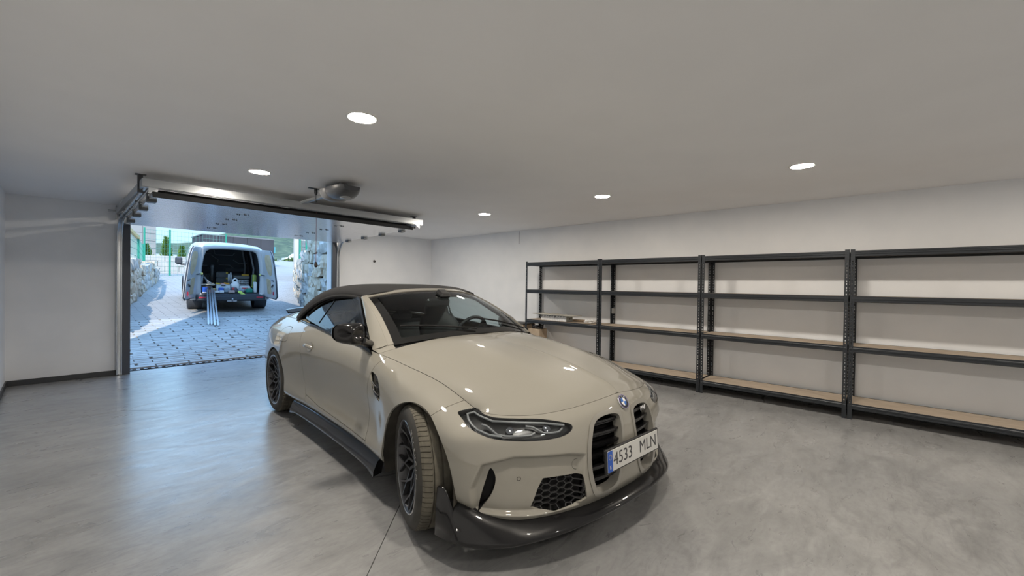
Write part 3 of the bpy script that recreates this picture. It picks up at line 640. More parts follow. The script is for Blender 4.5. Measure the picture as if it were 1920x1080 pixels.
for y in (0, .05, .12, .4, 1.2, 2.2, 3.0, 3.4, 3.75, 4.1, 4.5, 4.9):
    h_ = vsec(y); G.append([Vector((x, y, z)) for x, z in h_]+[Vector((-x, y, z)) for x, z in h_[::-1][1:]])
b.grid(G, flip=True)
# rear frame between the outline and the door opening
op = [(.705, .50), (.745, .56), (.75, 1.0), (.735, 1.3), (.69, 1.62), (.64, 1.76), (.56, 1.815), (.3, 1.835), (0, 1.84)]
po = vsec(0); po = [(.90, .50)]+po[1:]; po2 = [tuple(np.array([np.interp(t, np.linspace(0, 1, len(po)), [q[k] for q in po]) for k in (0, 1)])) for t in np.linspace(0, 1, 17)]
op2 = [tuple(np.array([np.interp(t, np.linspace(0, 1, len(op)), [q[k] for q in op]) for k in (0, 1)])) for t in np.linspace(0, 1, 17)]
for sx in (-1, 1):
    b.grid([[Vector((sx*a[0], 0, a[1])), Vector((sx*(a[0]*.6+c[0]*.4), -.012, a[1]*.6+c[1]*.4)), Vector((sx*c[0], .0, c[1])), Vector((sx*(c[0]-.03), .09, c[1]-.02))] for a, c in zip(po2, op2)], flip=(sx > 0))
b.obj('body', VP, VAN)
b = MB(); b.box((0, .06, 1.925), (.62, .02, .012)).obj('roof_seam', VPL, VAN)
G = []
for y in (.08, 2.55):
    G.append([Vector((.78, y, .54)), Vector((.80, y, 1.1)), Vector((.72, y, 1.65)), Vector((.60, y, 1.80)), Vector((0, y, 1.83)), Vector((-.60, y, 1.80)), Vector((-.72, y, 1.65)), Vector((-.80, y, 1.1)), Vector((-.78, y, .54))])
b = MB(); b.grid(G, smooth=False); b.add(G[1], [tuple(range(9))]); b.obj('cargo_liner', VD, VAN)
MB().box((0, 1.30, .52), (1.6, 2.5, .05)).obj('cargo_floor', VPL, VAN)
RIB = mat('liner_rib', (.34, .37, .40), .4)
for P in ([(-.62, 1.70), (-.60, 1.60), (-.30, 1.59)], [(-.22, 1.72), (-.20, 1.60), (-.14, 1.57), (.30, 1.57), (.36, 1.66)], [(-.30, 1.56), (-.10, 1.40), (-.12, 1.33)], [(-.08, 1.24), (.22, 1.24), (.40, 1.08)], [(-.70, 1.22), (-.40, 1.20), (-.36, 1.14)], [(.32, 1.42), (.50, 1.30), (.72, 1.32)]):
    MB().tube([Vector((x, 2.53, z)) for x, z in P], .016, 6).obj('liner_rib', RIB, VAN)
b = MB(); b.box((.36, 2.46, 1.08), (.55, .10, .12), None, .01).box((.36, 2.46, .93), (.56, .08, .05)); b.obj('wall_rack', mat('rack_grey', (.12, .135, .15), .5), VAN)
b = MB(); b.tube([(.60, 2.4, .55), (.66, 2.4, 1.2), (.56, 2.4, 1.78)], .03, 6); b.tube([(.70, 1.3, .55), (.745, 1.3, 1.2), (.63, 1.3, 1.78)], .03, 6); b.obj('side_rib', VI, VAN)
b = MB(); b.box((0, -.055, .415), (1.70, .13, .155), None, .03).box((0, -.03, .50), (1.50, .15, .03), None, .01); b.obj('rear_bumper', VPL, VAN)
for sx in (-1, 1):
    MB().box((sx*.70, -.122, .43), (.17, .012, .04), None, .004).obj('rear_reflector', mat('reflector_red', (.45, .03, .05), .25), VAN)
    b = MB(); b.box((sx*.90, .05, .435), (.19, .16, .18), None, .05); b.obj('bumper_corner', VP, VAN)
b = MB(); b.tube([(0, -.10, .34), (0, -.20, .33), (0, -.22, .38)], .018, 8); b.lathe([(0, .045), (.022, .035), (.026, .02), (.02, 0)], 12, (0, -.22, .375), (0, 0, 1)); b.box((0, -.10, .33), (.24, .03, .05)); b.obj('tow_hook', mat('hook_steel', (.45, .45, .46), .4, .8), VAN)
for y in (.85, 3.79):
    for sx in (-1, 1):
        b = MB(); b.lathe([(.20, -.11), (.29, -.11), (.33, -.09), (.335, -.05), (.335, -.045), (.325, -.045), (.325, -.035), (.335, -.035), (.335, .0), (.325, .0), (.325, .01), (.335, .01), (.335, .05), (.33, .09), (.29, .11), (.20, .11)], 30, (sx*.855, y, .335), (sx, 0, 0)); w_ = b.obj('wheel', mat('van_tyre', (.05, .052, .055), .8), VAN)
        MB().lathe([(0, .06), (.09, .085), (.20, .10), (.205, .08)], 24, (sx*.855, y, .335), (sx, 0, 0)).obj('wheel_rim', mat('van_rim', (.4, .41, .42), .35, .7), w_)
        b = MB(); b.lathe([(.39, -.2), (.395, .125), (.375, .14)], 24, (sx*.855, y, .37), (sx, 0, 0)); b.obj('wheel_arch', VPL, VAN)
MB().box((0, 2.2, .33), (1.7, 3.9, .10)).obj('underbody', VPL, VAN)
for sx in (-1, 1):
    b = MB(); b.box((sx*1.10, 3.75, 1.28), (.20, .12, .26), None, .05).box((sx*.98, 3.78, 1.15), (.14, .06, .06)); b.obj('door_mirror', VPL, VAN)
    MB().box((sx*.985, .35, 1.05), (.02, .07, .55), Matrix.Rotation(sx*-.12, 3, 'Y'), .008).obj('tail_light', mat('reflector_red', (.45, .03, .05)), VAN)
    # rear door: outline in (u: from the hinge, z)
    out = smooth_outline = [(0, .47), (.06, .44), (.66, .44), (.735, .50), (.745, .95), (.735, 1.05), (.70, 1.38), (.64, 1.66), (.57, 1.80), (.48, 1.86), (.0, 1.86)]
    a = R(112 if sx < 0 else 104) ; hx = sx*.905
    # door plane: closed it points to -sx along x, opened it swings out behind the van
    ux = Vector((-sx*math.cos(a), -math.sin(a), 0)); un = Vector((0, 0, 1)).cross(ux)*(-sx); Mx = Matrix((ux, Vector((0, 0, 1)), un)).transposed()   # un points to the inner (cargo) face side
    dob = MB(); 
    def dp(u, z, t): 
        lean = (z-.44)*.085; return Vector((hx-sx*lean, 0.0, 0))+ux*u+Vector((0, 0, z))+un*t
    n = len(out)
    dob.add([dp(u, z, 0) for u, z in out]+[dp(u, z, .06) for u, z in out], [tuple(range(n)), tuple(range(n, 2*n))[::-1]]+[(i, (i+1) % n, n+(i+1) % n, n+i) for i in range(n)]); d_ = dob.obj('rear_door', VP, VAN)
    b = MB(); b.tube([dp(u, z, .03) for u, z in out[1:-1]], .032, 6, sx=.5); b.obj('door_seal', VPL, d_)
    pan = [(.16, 1.12), (.60, 1.12), (.60, 1.30), (.52, 1.66), (.44, 1.74), (.26, 1.74), (.16, 1.6)]; pan = [(.20, 1.62), (.27, 1.73), (.50, 1.73), (.58, 1.6), (.60, 1.30), (.55, 1.15), (.46, 1.10), (.34, 1.18), (.24, 1.36)]
    for P, nm in ((pan, 'window_board'), ([(.22, .56), (.44, .56), (.46, .62), (.46, .98), (.40, 1.01), (.22, 1.01)], 'lower_board')):
        n = len(P); b = MB(); b.add([dp(u, z, .058) for u, z in P]+[dp(u, z, .068) for u, z in P], [tuple(range(n)), tuple(range(n, 2*n))[::-1]]+[(i, (i+1) % n, n+(i+1) % n, n+i) for i in range(n)]); b.obj(nm, VTR, d_)
    b = MB(); b.box(dp(.60, .60, .066), (.035, .035, .10)); b.obj('door_reflector', mat('reflector_red', (.45, .03, .05)), d_)
    b = MB(); b.tube([dp(.52, .78, .07), dp(.56, .80, .085), dp(.62, .86, .07)], .018, 6).tube([dp(.56, .97, .07), dp(.62, .985, .085), dp(.68, .97, .07)], .016, 6); b.obj('inner_handle', VPL, d_)
    b = MB(); b.tube([(sx*.74, .02, 1.10), (sx*.80, -.10, 1.09), (sx*.88, -.16, 1.09)], .014, 6); b.obj('check_strap', VPL, VAN)
    b = MB(); b.box((sx*.725, .03, 1.10), (.075, .05, .06), None, .012); b.obj('latch_block', mat('latch_yellow', (.62, .66, .25), .5), VAN)

# ---- the load: each thing is an object of its own, placed in the van's frame
FZ = .546
def cargo(o, loc, rz=0, rx=0, ry=0):
    o.matrix_world = VM @ Matrix.Translation(loc) @ Matrix.Rotation(rz, 4, 'Z') @ Matrix.Rotation(rx, 4, 'X') @ Matrix.Rotation(ry, 4, 'Y'); return o
def cmat(n, c, r=.5, **k): return mat('load_'+n, c, r, **k)
G_CARGO = None
# ribbed black seat back
e = empty('seat_cushion', 'black ribbed seat back leaning upright on the left of the van load', 'seat'); 
for k in range(8):
    x = -.14+.04*k; MB().tube([(x, .06, 0), (x, .02, .15), (x, .0, .38), (x*.8, .02, .47)], [.022, .024, .024, .016], 8).obj('rib', cmat('black', (.02, .022, .025), .5), e)
MB().box((.18, .04, .16), (.09, .10, .30), Matrix.Rotation(-.2, 3, 'Y'), .03).obj('side_bolster', cmat('black', (.02, .022, .025)), e); cargo(e, (-.59, .95, FZ+.01))
e = empty('drain_pipe', 'light grey pipe standing upright against the dark van bulkhead', 'pipe'); MB().lathe([(.03, 0), (.034, 0), (.034, .62), (.043, .63), (.043, .72), (.036, .73), (.030, .72)], 16).obj('pipe_body', cmat('pipe', (.55, .57, .58), .4), e); MB().lathe([(.047, 0), (.047, .02), (.043, .02)], 16, (0, 0, .70)).obj('pipe_collar', cmat('grey', (.3, .31, .32)), e); cargo(e, (-.365, 1.45, FZ+.005), 0, 0, .02)
e = empty('tool_box', 'dark grey stacked tool box with two yellow latches in the van', 'tool box'); b = MB(); b.box((0, 0, .09), (.30, .26, .18), None, .012).box((0, 0, .27), (.30, .26, .165), None, .012).box((0, 0, .36), (.24, .20, .02), None, .006).box((-.02, -.135, .27), (.16, .015, .10), None, .005).box((-.02, -.135, .09), (.16, .015, .11), None, .005); b.obj('case_body', cmat('toolbox', (.10, .105, .11), .5), e)
for z in (.19, .36): MB().box((.125, -.128, z-.02), (.05, .02, .05), None, .004).obj('latch', cmat('yellow', (.72, .52, .06)), e)
cargo(e, (-.16, .95, FZ+.20)); e2 = empty('tool_box', 'lower black tool crate beneath the grey box with yellow latches', 'tool box'); MB().box((0, 0, .095), (.36, .30, .185), None, .012).obj('case_body', cmat('black', (.02, .022, .025)), e2); MB().box((0, -.155, .12), (.12, .012, .04), None, .004).obj('case_handle', cmat('grey', (.3, .31, .32)), e2); cargo(e2, (-.15, .97, FZ))
b = MB()
for k in range(4): b.tube([(-.02+.03*k, 0, .0), (.02+.025*k, .0, .22+.03*k), (.10+.03*k, .02, .30-.05*k), (.22+.03*k, .05, .06)], .014, 7)
tag(b.obj('conduit_bundle', cmat('conduit', (.42, .44, .46), .5)), 'bent grey flexible conduits standing at the left edge of the van load', 'conduit'); cargo(bpy.data.objects['conduit_bundle'], (-.76, .32, FZ+.19))
e = empty('paint_can', 'blue box with a white lower label at the left front of the van load', 'box'); MB().box((0, 0, .09), (.12, .12, .13), None, .006).obj('box_body', cmat('blue', (.03, .12, .55), .4), e); MB().box((0, 0, .013), (.122, .122, .026)).obj('box_label', cmat('white', (.72, .72, .72)), e); cargo(e, (-.63, .12, FZ)); e.name = 'blue_box'
tag(MB().box((0, 0, 0), (.34, .22, .035), None, .004).obj('pale_plank', cmat('plank', (.60, .53, .43), .7)), 'pale plank end lying across the conduits in the van', 'plank'); cargo(bpy.data.objects['pale_plank'], (-.55, .40, FZ+.215))
tag(MB().box((0, 0, .09), (.32, .24, .18), None, .01).obj('dark_crate', cmat('crate', (.07, .06, .06), .6)), 'dark crate under the pale plank in the van', 'crate'); cargo(bpy.data.objects['dark_crate'], (-.60, .38, FZ))
e = empty('plastic_tub', 'pale blue-white plastic tub full of tools in the middle of the load', 'tub'); b = MB(); b.box((0, -.11, .11), (.34, .012, .22)).box((0, .11, .11), (.34, .012, .22)).box((-.165, 0, .11), (.012, .22, .22)).box((.165, 0, .11), (.012, .22, .22)).box((0, 0, .006), (.34, .22, .012)).tube([(-.175, -.12, .22), (.175, -.12, .22), (.175, .12, .22), (-.175, .12, .22)], .010, 6, True); b.obj('tub_body', cmat('tub', (.62, .69, .74), .35), e); MB().box((0, -.12, .20), (.10, .012, .03)).obj('tub_handle', cmat('dark', (.05, .05, .06)), e); cargo(e, (-.18, .36, FZ))
for nm, lab, c, m_, s_ in (('hand_tool', 'yellow tool lying on the left rim of the pale tub', (-.30, .36, FZ+.245), ('yellow', (.72, .52, .06)), (.12, .06, .045)), ('hand_tool', 'orange tool lying on the right rim of the pale tub', (-.09, .36, FZ+.25), ('orange', (.75, .33, .03)), (.14, .07, .05)), ('hand_tool', 'red and white packet on top of the pale tub', (-.20, .32, FZ+.245), ('redpack', (.68, .35, .30)), (.10, .12, .04))):
    o = tag(MB().box((0, 0, 0), s_, Matrix.Rotation(.15, 3, 'Y'), .01).obj(nm, cmat(*m_)), lab, 'tool'); cargo(o, c, .2)
for nm, lab, cat, c, m_, s_ in (('blue_pack', 'blue square pack in front of the pale tub', 'pack', (-.245, .14, FZ+.075), ('bluepack', (.05, .12, .42)), (.125, .07, .145)), ('white_pack', 'small white pack at the van sill below the blue pack', 'pack', (-.235, .06, FZ+.04), ('white', (.72, .72, .72)), (.11, .06, .075)),
    ('grey_pouch', 'grey cloth pouch beside the blue pack', 'pouch', (-.12, .17, FZ+.075), ('pouch', (.28, .33, .36)), (.12, .09, .14)), ('red_carton', 'small red-brown carton low in the load behind the aluminium profiles', 'carton', (-.47, .12, FZ+.045), ('redbrown', (.40, .16, .12)), (.15, .10, .085)), ('white_bag', 'small white bag on the sill left of the packs', 'bag', (-.355, .05, FZ+.035), ('white', (.72, .72, .72)), (.12, .09, .065)),
    ('fitting', 'brass coloured fittings lying behind the aluminium profiles', 'fitting', (-.40, .25, FZ+.07), ('brass', (.45, .33, .15)), (.10, .08, .10)), ('roll', 'beige roll lying on the dark crate right of the plank', 'roll', (-.41, .62, FZ+.20), ('beige', (.60, .56, .46)), (.075, .16, .075)),
    ('green_box', 'dark green box at the right front corner of the load', 'box', (.46, .15, FZ+.065), ('green', (.02, .22, .15)), (.18, .12, .13)), ('tool_case', 'grey flat tool case at the back right of the load', 'tool case', (.36, 1.05, FZ+.40), ('toolcase', (.22, .22, .21)), (.44, .30, .11)), ('black_crate', 'black crate carrying the grey tool case at the back right', 'crate', (.36, 1.05, FZ+.17), ('black', (.02, .022, .025)), (.48, .36, .34)),
    ('hand_tool', 'orange handled tool on the grey tool case', 'tool', (.46, .92, FZ+.48), ('orange2', (.78, .45, .06)), (.20, .05, .05)), ('white_carton', 'white carton with a red stripe on the right of the load', 'carton', (.37, .42, FZ+.09), ('carton', (.66, .67, .66)), (.32, .22, .175)), ('organiser_box', 'grey translucent organiser box in front of the white carton', 'box', (.26, .22, FZ+.06), ('organiser', (.32, .36, .40)), (.18, .12, .11)),
    ('white_sack', 'tall white sack at the right edge of the van opening', 'sack', (.62, .22, FZ+.16), ('sack', (.72, .72, .70)), (.085, .16, .32)), ('hand_tool', 'pinkish tool pair on the sill right of centre', 'tool', (.0, .05, FZ+.04), ('pink', (.48, .36, .33)), (.16, .09, .07)), ('grey_drill', 'grey cordless drill lying before the white canister', 'drill', (.07, .17, FZ+.10), ('drill', (.12, .11, .12)), (.15, .10, .12))):
    o = tag(MB().box((0, 0, 0), s_, None, min(s_)*.18).obj(nm, cmat(*m_)), lab, cat); cargo(o, c, .04)
o = bpy.data.objects['white_carton']; MB().box((.0, -.112, .03), (.16, .004, .03)).obj('carton_stripe', cmat('red', (.6, .06, .06)), o); MB().box((.04, -.112, -.04), (.20, .004, .05)).obj('carton_label', cmat('label', (.45, .50, .48)), o)
o = bpy.data.objects['grey_drill']; MB().box((-.02, -.052, .02), (.05, .01, .06), None, .003).obj('drill_grip', cmat('red', (.6, .06, .06)), o)
e = empty('silver_roll', 'silver foil roll and profiles standing upright at the centre of the load', 'roll')
for k, (x, h_, r_) in enumerate(((-.03, .40, .028), (.02, .44, .022), (.045, .36, .018))): MB().lathe([(0, 0), (r_, 0), (r_, h_), (r_*.7, h_+.01), (0, h_)], 12, (x, .02*k, 0)).obj('roll_tube', cmat('silver', (.62, .65, .68), .3, metal=.4), e)
cargo(e, (.02, .62, FZ+.12), 0, .06); o = tag(MB().box((0, 0, .06), (.22, .18, .115), None, .01).obj('grey_carton', cmat('greycarton', (.40, .42, .44))), 'grey carton under the silver rolls in the middle of the load', 'carton'); cargo(o, (.02, .66, FZ))
# white canister with a handle hole
e = empty('white_canister', 'round white plastic canister with a grip hole in the middle of the van', 'canister'); b = MB(); G = []
for t in np.linspace(0, 1, 10):
    w = .115*(1-.45*max(0, t-.55)/.45); d = .08*(1-.4*max(0, t-.5)/.5); G.append([Vector((w*math.copysign(abs(math.cos(a))**.8, math.cos(a)), d*math.copysign(abs(math.sin(a))**.8, math.sin(a)), .22*t)) for a in np.linspace(0, 2*math.pi, 22)])
b.grid(G, flip=False); b.add(G[-1], [tuple(range(22))]); b.tube([(-.055, 0, .20), (-.05, 0, .27), (0, 0, .31), (.05, 0, .27), (.055, 0, .20)], .022, 8); b.obj('canister_body', cmat('canister', (.78, .77, .75), .4), e); MB().lathe([(.02, 0), (.02, .03), (0, .03)], 12, (-.08, 0, .21)).obj('canister_cap', cmat('grey', (.3, .31, .32)), e); cargo(e, (.12, .34, FZ+.10)); o = tag(MB().box((0, 0, .048), (.20, .16, .095), None, .01).obj('white_tray', cmat('white', (.72, .72, .72))), 'white tray under the round canister', 'tray'); cargo(o, (.11, .36, FZ))
e = empty('wire_basket', 'white wire basket of bottles behind the white carton on the right', 'basket'); b = MB()
for z in (0, .07, .14): b.tube([(-.15, -.10, z), (.15, -.10, z), (.15, .10, z), (-.15, .10, z)], .007, 6, True)
for x in np.linspace(-.15, .15, 7): b.tube([(x, -.10, 0), (x, -.10, .14)], .005, 5); b.tube([(x, .10, 0), (x, .10, .14)], .005, 5)
b.obj('basket_frame', cmat('white', (.72, .72, .72)), e)
cargo(e, (.36, .72, FZ+.19)); o = tag(MB().box((0, 0, .09), (.34, .24, .18), None, .01).obj('grey_crate', cmat('greycarton', (.40, .42, .44))), 'grey crate carrying the white wire basket', 'crate'); cargo(o, (.36, .72, FZ))
for k, x in enumerate((-.09, 0, .09)):
    o = tag(MB().lathe([(0, 0), (.032, 0), (.034, .08), (.015, .11), (.013, .13), (0, .13)], 12).obj('bottle', cmat(('bottle_white', 'bottle_grey', 'bottle_dark')[k], ((.7, .7, .7), (.4, .42, .44), (.12, .13, .14))[k])), ('white bottle at the left in the wire basket', 'grey bottle in the middle of the wire basket', 'dark bottle at the right in the wire basket')[k], 'bottle'); cargo(o, (.36+x, .72, FZ+.20))
def cloth(name, lab, cat, P, m_, seed):
    rnd = random.Random(seed); G = [[Vector(p)+Vector((rnd.uniform(-.012, .012), rnd.uniform(-.02, .02), rnd.uniform(-.01, .01))) for p in r] for r in P]
    o = tag(MB().grid(G).obj(name, m_), lab, cat); sm = o.modifiers.new('thick', 'SOLIDIFY'); sm.thickness = .01; sb = o.modifiers.new('soft', 'SUBSURF'); sb.levels = sb.render_levels = 1; o.matrix_world = VM; return o
HV = cmat('hi_vis', (.50, .62, .12), .8)
j = cloth('safety_jacket', 'yellow-green safety jacket hanging on the right wall of the load space', 'jacket', [[(.545+.145*(u/5)+.03*math.sin(u*2), .42+.02*math.cos(u*2.6), 1.10-.11*v-.02*abs(u-2.5)*(v < 1)) for u in range(6)] for v in range(5)], HV, 2)
for x_ in (.56, .64): MB().box((x_, .40, .90), (.022, .02, .34), None, .004).obj('jacket_stripe', cmat('stripe', (.10, .13, .10)), j).matrix_parent_inverse = Matrix.Identity(4)
cloth('strap', 'yellow-green strap draped over the van sill', 'strap', [[(.15+.04*u+.03*v*(v > 2), .06-.03*v, FZ+.05+.02*math.sin(u)-(.04*max(0, v-1))) for u in range(4)] for v in range(5)], HV, 5)
# aluminium profiles leaning from the sill down to the paving
PRF = mat('aluminium', (.66, .68, .70), .3, .7)
iv = VM.inverted()
for k, (x0, x1, top, lab) in enumerate(((-.575, 2.49, .16, 'leftmost of the aluminium profiles leaning from the van to the paving'), (-.525, 2.545, .05, 'second aluminium profile from the left leaning from the van'), (-.475, 2.585, .20, 'third aluminium profile from the left leaning from the van'), (-.43, 2.64, .10, 'rightmost of the aluminium profiles leaning from the van to the paving'))):
    a = VM @ Vector((x0, top*.5-.01, .60+top*.42)); yb = (12.22, 12.18, 12.06, 12.0)[k]; c = Vector((x1, yb, gz(yb)+.022)); e = empty('aluminium_profile', lab, 'profile', c, 0, 'aluminium profiles leaning from the van'); dirn = (a-c); sill = VM @ Vector((x0, -.02, .585))
    b = MB(); u = Vector((0, 0, 1)); b.bar((0, 0, 0), dirn, .034, .006, u); sd = dirn.normalized().cross(u).normalized()
    for q in (-.014, .014): b.bar(sd*q+Vector((0, 0, .012)), dirn+sd*q+Vector((0, 0, .012)), .006, .024, u)
    b.obj('profile_body', PRF, e)
# ---------------------------------------------------------------- car body surfaces (car frame: x forward from the front axle, y left, z up; half body, y >= 0)
def cs(xk, Y, x):
    """natural cubic spline through (xk, Y)"""
    xk = np.asarray(xk, float); Y = np.asarray(Y, float); x = np.asarray(x, float); n = len(xk)
    h = np.diff(xk); A = np.zeros((n, n)); B = np.zeros((n,)+Y.shape[1:]); A[0, 0] = A[-1, -1] = 1
    for i in range(1, n-1):
        A[i, i-1], A[i, i], A[i, i+1] = h[i-1], 2*(h[i-1]+h[i]), h[i]
        B[i] = 6*((Y[i+1]-Y[i])/h[i]-(Y[i]-Y[i-1])/h[i-1])
    M = np.linalg.solve(A, B.reshape(n, -1)).reshape(B.shape); k = np.clip(np.searchsorted(xk, x)-1, 0, n-2); sh = (-1,)+(1,)*(Y.ndim-1)
    a = ((xk[k+1]-x)/h[k]).reshape(sh); b = ((x-xk[k])/h[k]).reshape(sh); hh = h[k].reshape(sh)
    return a*Y[k]+b*Y[k+1]+((a**3-a)*M[k]+(b**3-b)*M[k+1])*hh**2/6
def pch(xk, y, x):
    """monotone cubic"""
    xk = np.asarray(xk, float); y = np.asarray(y, float); x = np.asarray(x, float); h = np.diff(xk); dl = np.diff(y)/h; n = len(xk); m = np.zeros(n)
    for i in range(1, n-1):
        if dl[i-1]*dl[i] > 0:
            w1, w2 = 2*h[i]+h[i-1], h[i]+2*h[i-1]; m[i] = (w1+w2)/(w1/dl[i-1]+w2/dl[i])
    m[0], m[-1] = dl[0]*.5, dl[-1]*.5
    k = np.clip(np.searchsorted(xk, x)-1, 0, n-2); t = (x-xk[k])/h[k]
    return y[k]*(1+2*t)*(1-t)**2+h[k]*m[k]*t*(1-t)**2+y[k+1]*t*t*(3-2*t)+h[k]*m[k+1]*t*t*(t-1)
PLAN = np.array([(.825, 0), (.822, .12), (.806, .26), (.776, .40), (.73, .54), (.665, .67), (.58, .79), (.49, .875), (.40, .918), (.28, .937), (.10, .944), (-.10, .943), (-.30, .933), (-.50, .914),
    (-.75, .899), (-1.1, .893), (-1.5, .895), (-1.85, .902), (-2.15, .918), (-2.45, .94), (-2.75, .948), (-3.0, .945), (-3.25, .925), (-3.45, .885), (-3.62, .82), (-3.76, .70), (-3.84, .54), (-3.89, .36), (-3.92, .18), (-3.93, 0)])
ZK = [0, 5, 8, 10.5, 13, 14, 15.5, 17.5, 20.3, 24, 29]
LZ = [[.228, .215, .29, .27, .235, .235, .235, .235, .25, .27, .27],
      [.285, .28, .33, .34, .29, .29, .29, .29, .31, .34, .34],
      [.36, .37, .41, .43, .38, .38, .38, .38, .42, .44, .44],
      [.46, .47, .49, .52, .49, .49, .49, .49, .53, .55, .56],
      [.56, .565, .58, .62, .60, .60, .60, .61, .66, .66, .66],
      [.64, .62, .63, .70, .70, .705, .715, .74, .79, .77, .76],
      [.705, .665, .675, .76, .80, .815, .83, .86, .90, .86, .84],
      [.750, .700, .705, .80, .86, .885, .912, .965, .985, .95, .96]]
LI = [[.03, .03, .03, .02, .03, .035, .04, .04, .03, .05, .05],
      [0, 0, .01, 0, 0, .0, .005, .005, 0, .01, .01],
      [0, 0, 0, 0, .012, .016, .02, .015, 0, 0, 0],
      [.003, .005, 0, 0, .018, .024, .028, .02, 0, 0, 0],
      [.012, .02, .008, .004, .016, .018, .02, .012, .005, .01, .01],
      [.028, .035, .035, .03, .018, .014, .012, .006, .02, .03, .03],
      [.05, .075, .11, .09, .05, .04, .03, .03, .07, .07, .05],
      [.095, .125, .205, .20, .14, .10, .09, .10, .20, .16, .10]]
def sstep(a, b, x):
    t = np.clip((x-a)/(b-a), 0, 1); return t*t*(3-2*t)
def sdf_poly(P, poly):
    """signed distance of 2D points to a polygon, positive inside"""
    P = np.asarray(P, float); poly = np.asarray(poly, float); d = np.full(len(P), 1e9); ins = np.zeros(len(P), bool)
    for a, b in zip(poly, np.roll(poly, -1, 0)):
        e = b-a; w = P-a; t = np.clip((w@e)/(e@e+1e-12), 0, 1); d = np.minimum(d, np.hypot(*(w-t[:, None]*e).T))
        c1 = (a[1] <= P[:, 1]) & (b[1] > P[:, 1]); c2 = (a[1] > P[:, 1]) & (b[1] <= P[:, 1]); cr = e[0]*w[:, 1]-e[1]*w[:, 0]
        ins ^= (c1 & (cr > 0)) | (c2 & (cr < 0))
    return np.where(ins, d, -d)
def plan(s):
    b = cs(np.arange(30), PLAN, s); e = 1e-3; t = cs(np.arange(30), PLAN, np.clip(s+e, 0, 29))-cs(np.arange(30), PLAN, np.clip(s-e, 0, 29))
    t /= np.linalg.norm(t, axis=1)[:, None]; n = np.stack([-t[:, 1], t[:, 0]], 1)
    n = np.where((n*(b-np.array([-1.5, 0]))).sum(1)[:, None] < 0, -n, n); return b, n
def wall_pts(S, T):
    """S: (n,) stations 0..29, T: (m,) levels 0..7 -> (n,m,3)"""
    b, n = plan(S); L = []
    for k in range(8):
        ins = pch(ZK, LI[k], S); zz = pch(ZK, LZ[k], S); q = b-n*ins[:, None]; L.append(np.stack([q[:, 0], q[:, 1], zz], 1))
    L = np.stack(L, 0)                       # 8,n,3
    P = cs(np.arange(8), L, T).transpose(1, 0, 2).copy()
    # sculpt: recessed lower corner of the bumper, concave side behind the front wheel, rear haunch
    s2 = np.repeat(S[:, None], len(T), 1); z = P[:, :, 2]
    rec = RECESS(s2, z); P[:, :, :2] -= n[:, None, :]*rec[:, :, None]
    P[:, :, 1] = np.maximum(P[:, :, 1], 0)
    return P
def RECESS(s, z):
    q = np.stack([s.ravel(), z.ravel()*12], 1)
    d = sdf_poly(q, [(2.65, .50*12), (3.4, .52*12), (5.4, .535*12), (6.6, .50*12), (7.05, .38*12), (7.0, .26*12), (4.6, .235*12), (2.9, .245*12)])
    out = .034*sstep(-.02, .24, d)
    d2 = (sstep(12.2, 13.2, s)*(1-sstep(13.6, 17.8, s))).ravel()*np.exp(-((z.ravel()-.47)/.15)**2)
    return (out+.012*d2).reshape(s.shape)
HC = np.array([(.738, .757), (.70, .785), (.62, .817), (.45, .862), (.25, .900), (0, .934), (-.25, .962), (-.50, .980)])
def hood_pts(nu, nv, s_c=7.2, s_e=13.75):
    """Coons patch between the shoulder line and the centre line"""
    u = np.linspace(0, 1, nu); v = np.linspace(0, 1, nv)
    side = wall_pts(s_c+(s_e-s_c)*u, np.array([7.0]))[:, 0]; front = wall_pts(s_c*v, np.array([7.0]))[:, 0]   # v: 0 centre .. 1 corner
    xc = np.linspace(HC[0, 0], HC[-1, 0], nu); zc = cs(-HC[:, 0], HC[:, 1], -xc); cen = np.stack([xc, 0*xc, zc], 1)
    front[0] = cen[0]
    A, B = cen[-1], side[-1]; bow = np.stack([A[0]+(B[0]-A[0])*v**2.2, A[1]+(B[1]-A[1])*v, A[2]+(B[2]-A[2])*v**2.4], 1)
    U, V = np.meshgrid(u, v, indexing='ij'); U = U[..., None]; V = V[..., None]
    P = (1-V)*cen[:, None]+V*side[:, None]+(1-U)*front[None]+U*bow[None]-((1-U)*(1-V)*cen[0]+(1-U)*V*front[-1]+U*(1-V)*cen[-1]+U*V*side[-1])
    bl = np.sin(np.pi*np.clip(V[..., 0], 0, 1))**1.0*(np.sin(np.pi*np.clip(U[..., 0]*.93, 0, 1))**.8)
    P[..., 2] += .026*bl+.012*np.exp(-((V[..., 0]-.42)/.13)**2)*np.sin(np.pi*np.clip(U[..., 0], 0, 1))**.5
    return P
DC = np.array([(-2.98, 1.035), (-3.2, 1.045), (-3.45, 1.045), (-3.68, 1.03), (-3.80, .985), (-3.835, .962)])
